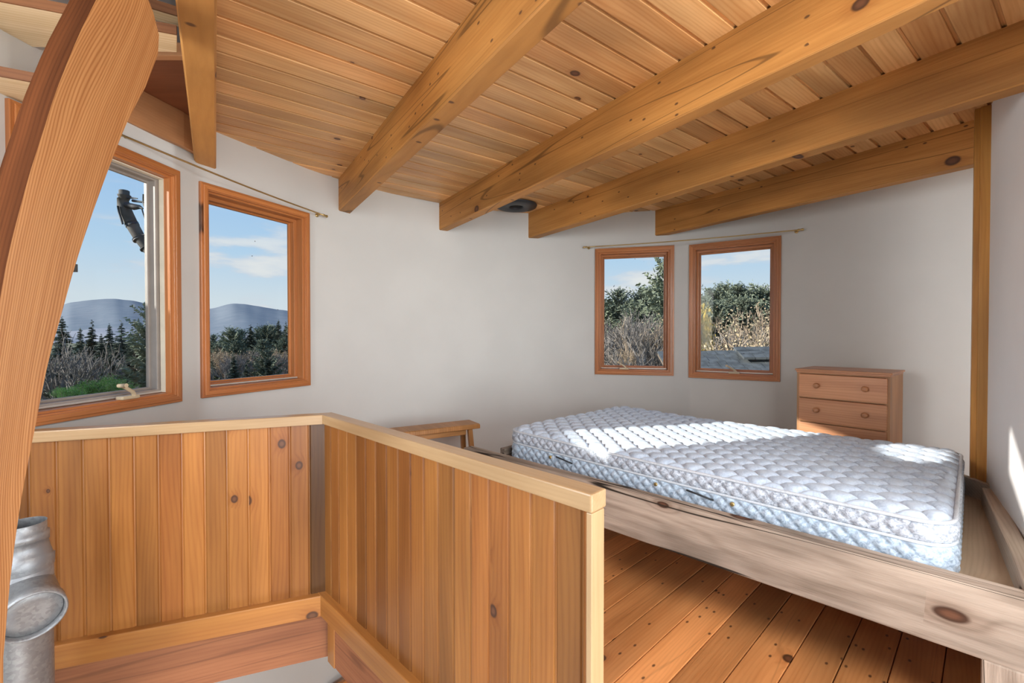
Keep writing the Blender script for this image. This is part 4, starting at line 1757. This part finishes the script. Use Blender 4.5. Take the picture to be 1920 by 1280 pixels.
mp = N(nt, 'ShaderNodeMapping')
mp.inputs['Scale'].default_value = (3.2, 3.2, 15)
mp.inputs['Location'].default_value = (1.3, .4, .2)
nt.links.new(tc.outputs['Generated'], mp.inputs[0])
cn = N(nt, 'ShaderNodeTexNoise')
cn.inputs['Scale'].default_value = 1.5
cn.inputs['Detail'].default_value = 7
cn.inputs['Roughness'].default_value = .55
nt.links.new(mp.outputs[0], cn.inputs['Vector'])
band = mth(nt, 'MULTIPLY', sramp(nt, sp.outputs[2], .0, .06), sramp(nt, sp.outputs[2], .14, .30, 1, .0))
cov = mth(nt, 'MULTIPLY', sramp(nt, cn.outputs[0], .50, .62), band)
cloudc = mixc(nt, sramp(nt, cn.outputs[0], .52, .70), (.70, .76, .86), (.92, .91, .90))
c = mixc(nt, mth(nt, 'MULTIPLY', cov, .85), ramp.outputs[0], cloudc)
nt.links.new(c, bg.inputs[0])
bg.inputs[1].default_value = .95

sl = bpy.data.lights.new('sun', 'SUN')
sl.energy = 8.5
sl.angle = math.radians(.6)
sl.color = (1, .95, .88)
so_ = bpy.data.objects.new('sun', sl)
so_.rotation_euler = SUN.to_track_quat('-Z', 'Y').to_euler()
COL.objects.link(so_)


def area(name, loc, target, sx, sy, power, col=(1, 1, 1)):
    l = bpy.data.lights.new(name, 'AREA')
    l.shape = 'RECTANGLE'
    l.size = sx
    l.size_y = sy
    l.energy = power
    l.color = col
    o = bpy.data.objects.new(name, l)
    o.location = loc
    o.rotation_euler = (Vector(target) - Vector(loc)).to_track_quat('-Z', 'Y').to_euler()
    COL.objects.link(o)
    return o


# unseen fill lamps added to brighten the room and the stairwell
area('hall_fill', (2.4, -3.2, .9), (.7, 2.5, 1.5), 4.5, 2.4, 200, (.97, .99, 1))
area('hall_low_fill', (1.95, -.4, .22), (1.0, 2.0, 2.2), 2.0, 1.0, 54, (.97, .99, 1))
area('hall_top_fill', (1.35, -.35, 2.06), (1.1, 1.4, 0), 1.4, .8, 60, (1, .99, .98))
area('left_fill', (-1.66, .40, 1.55), (1.9, 1.6, 1.2), .8, 1.1, 54, (.96, .98, 1))
area('stairwell_fill', (-.7, .1, -1.9), (-.5, 1.6, -.2), 1.6, 1.0, 28, (1, .98, .95))

vs_ = S.view_settings
S.display_settings.display_device = 'sRGB'
vs_.view_transform = 'Standard'
vs_.look = 'None'
vs_.exposure = 0
vs_.gamma = 1
vs_.use_curve_mapping = False
S.cycles.use_denoising = True
S.cycles.max_bounces = 10
S.cycles.diffuse_bounces = 6
S.cycles.transparent_max_bounces = 16
S.cycles.sample_clamp_indirect = 8
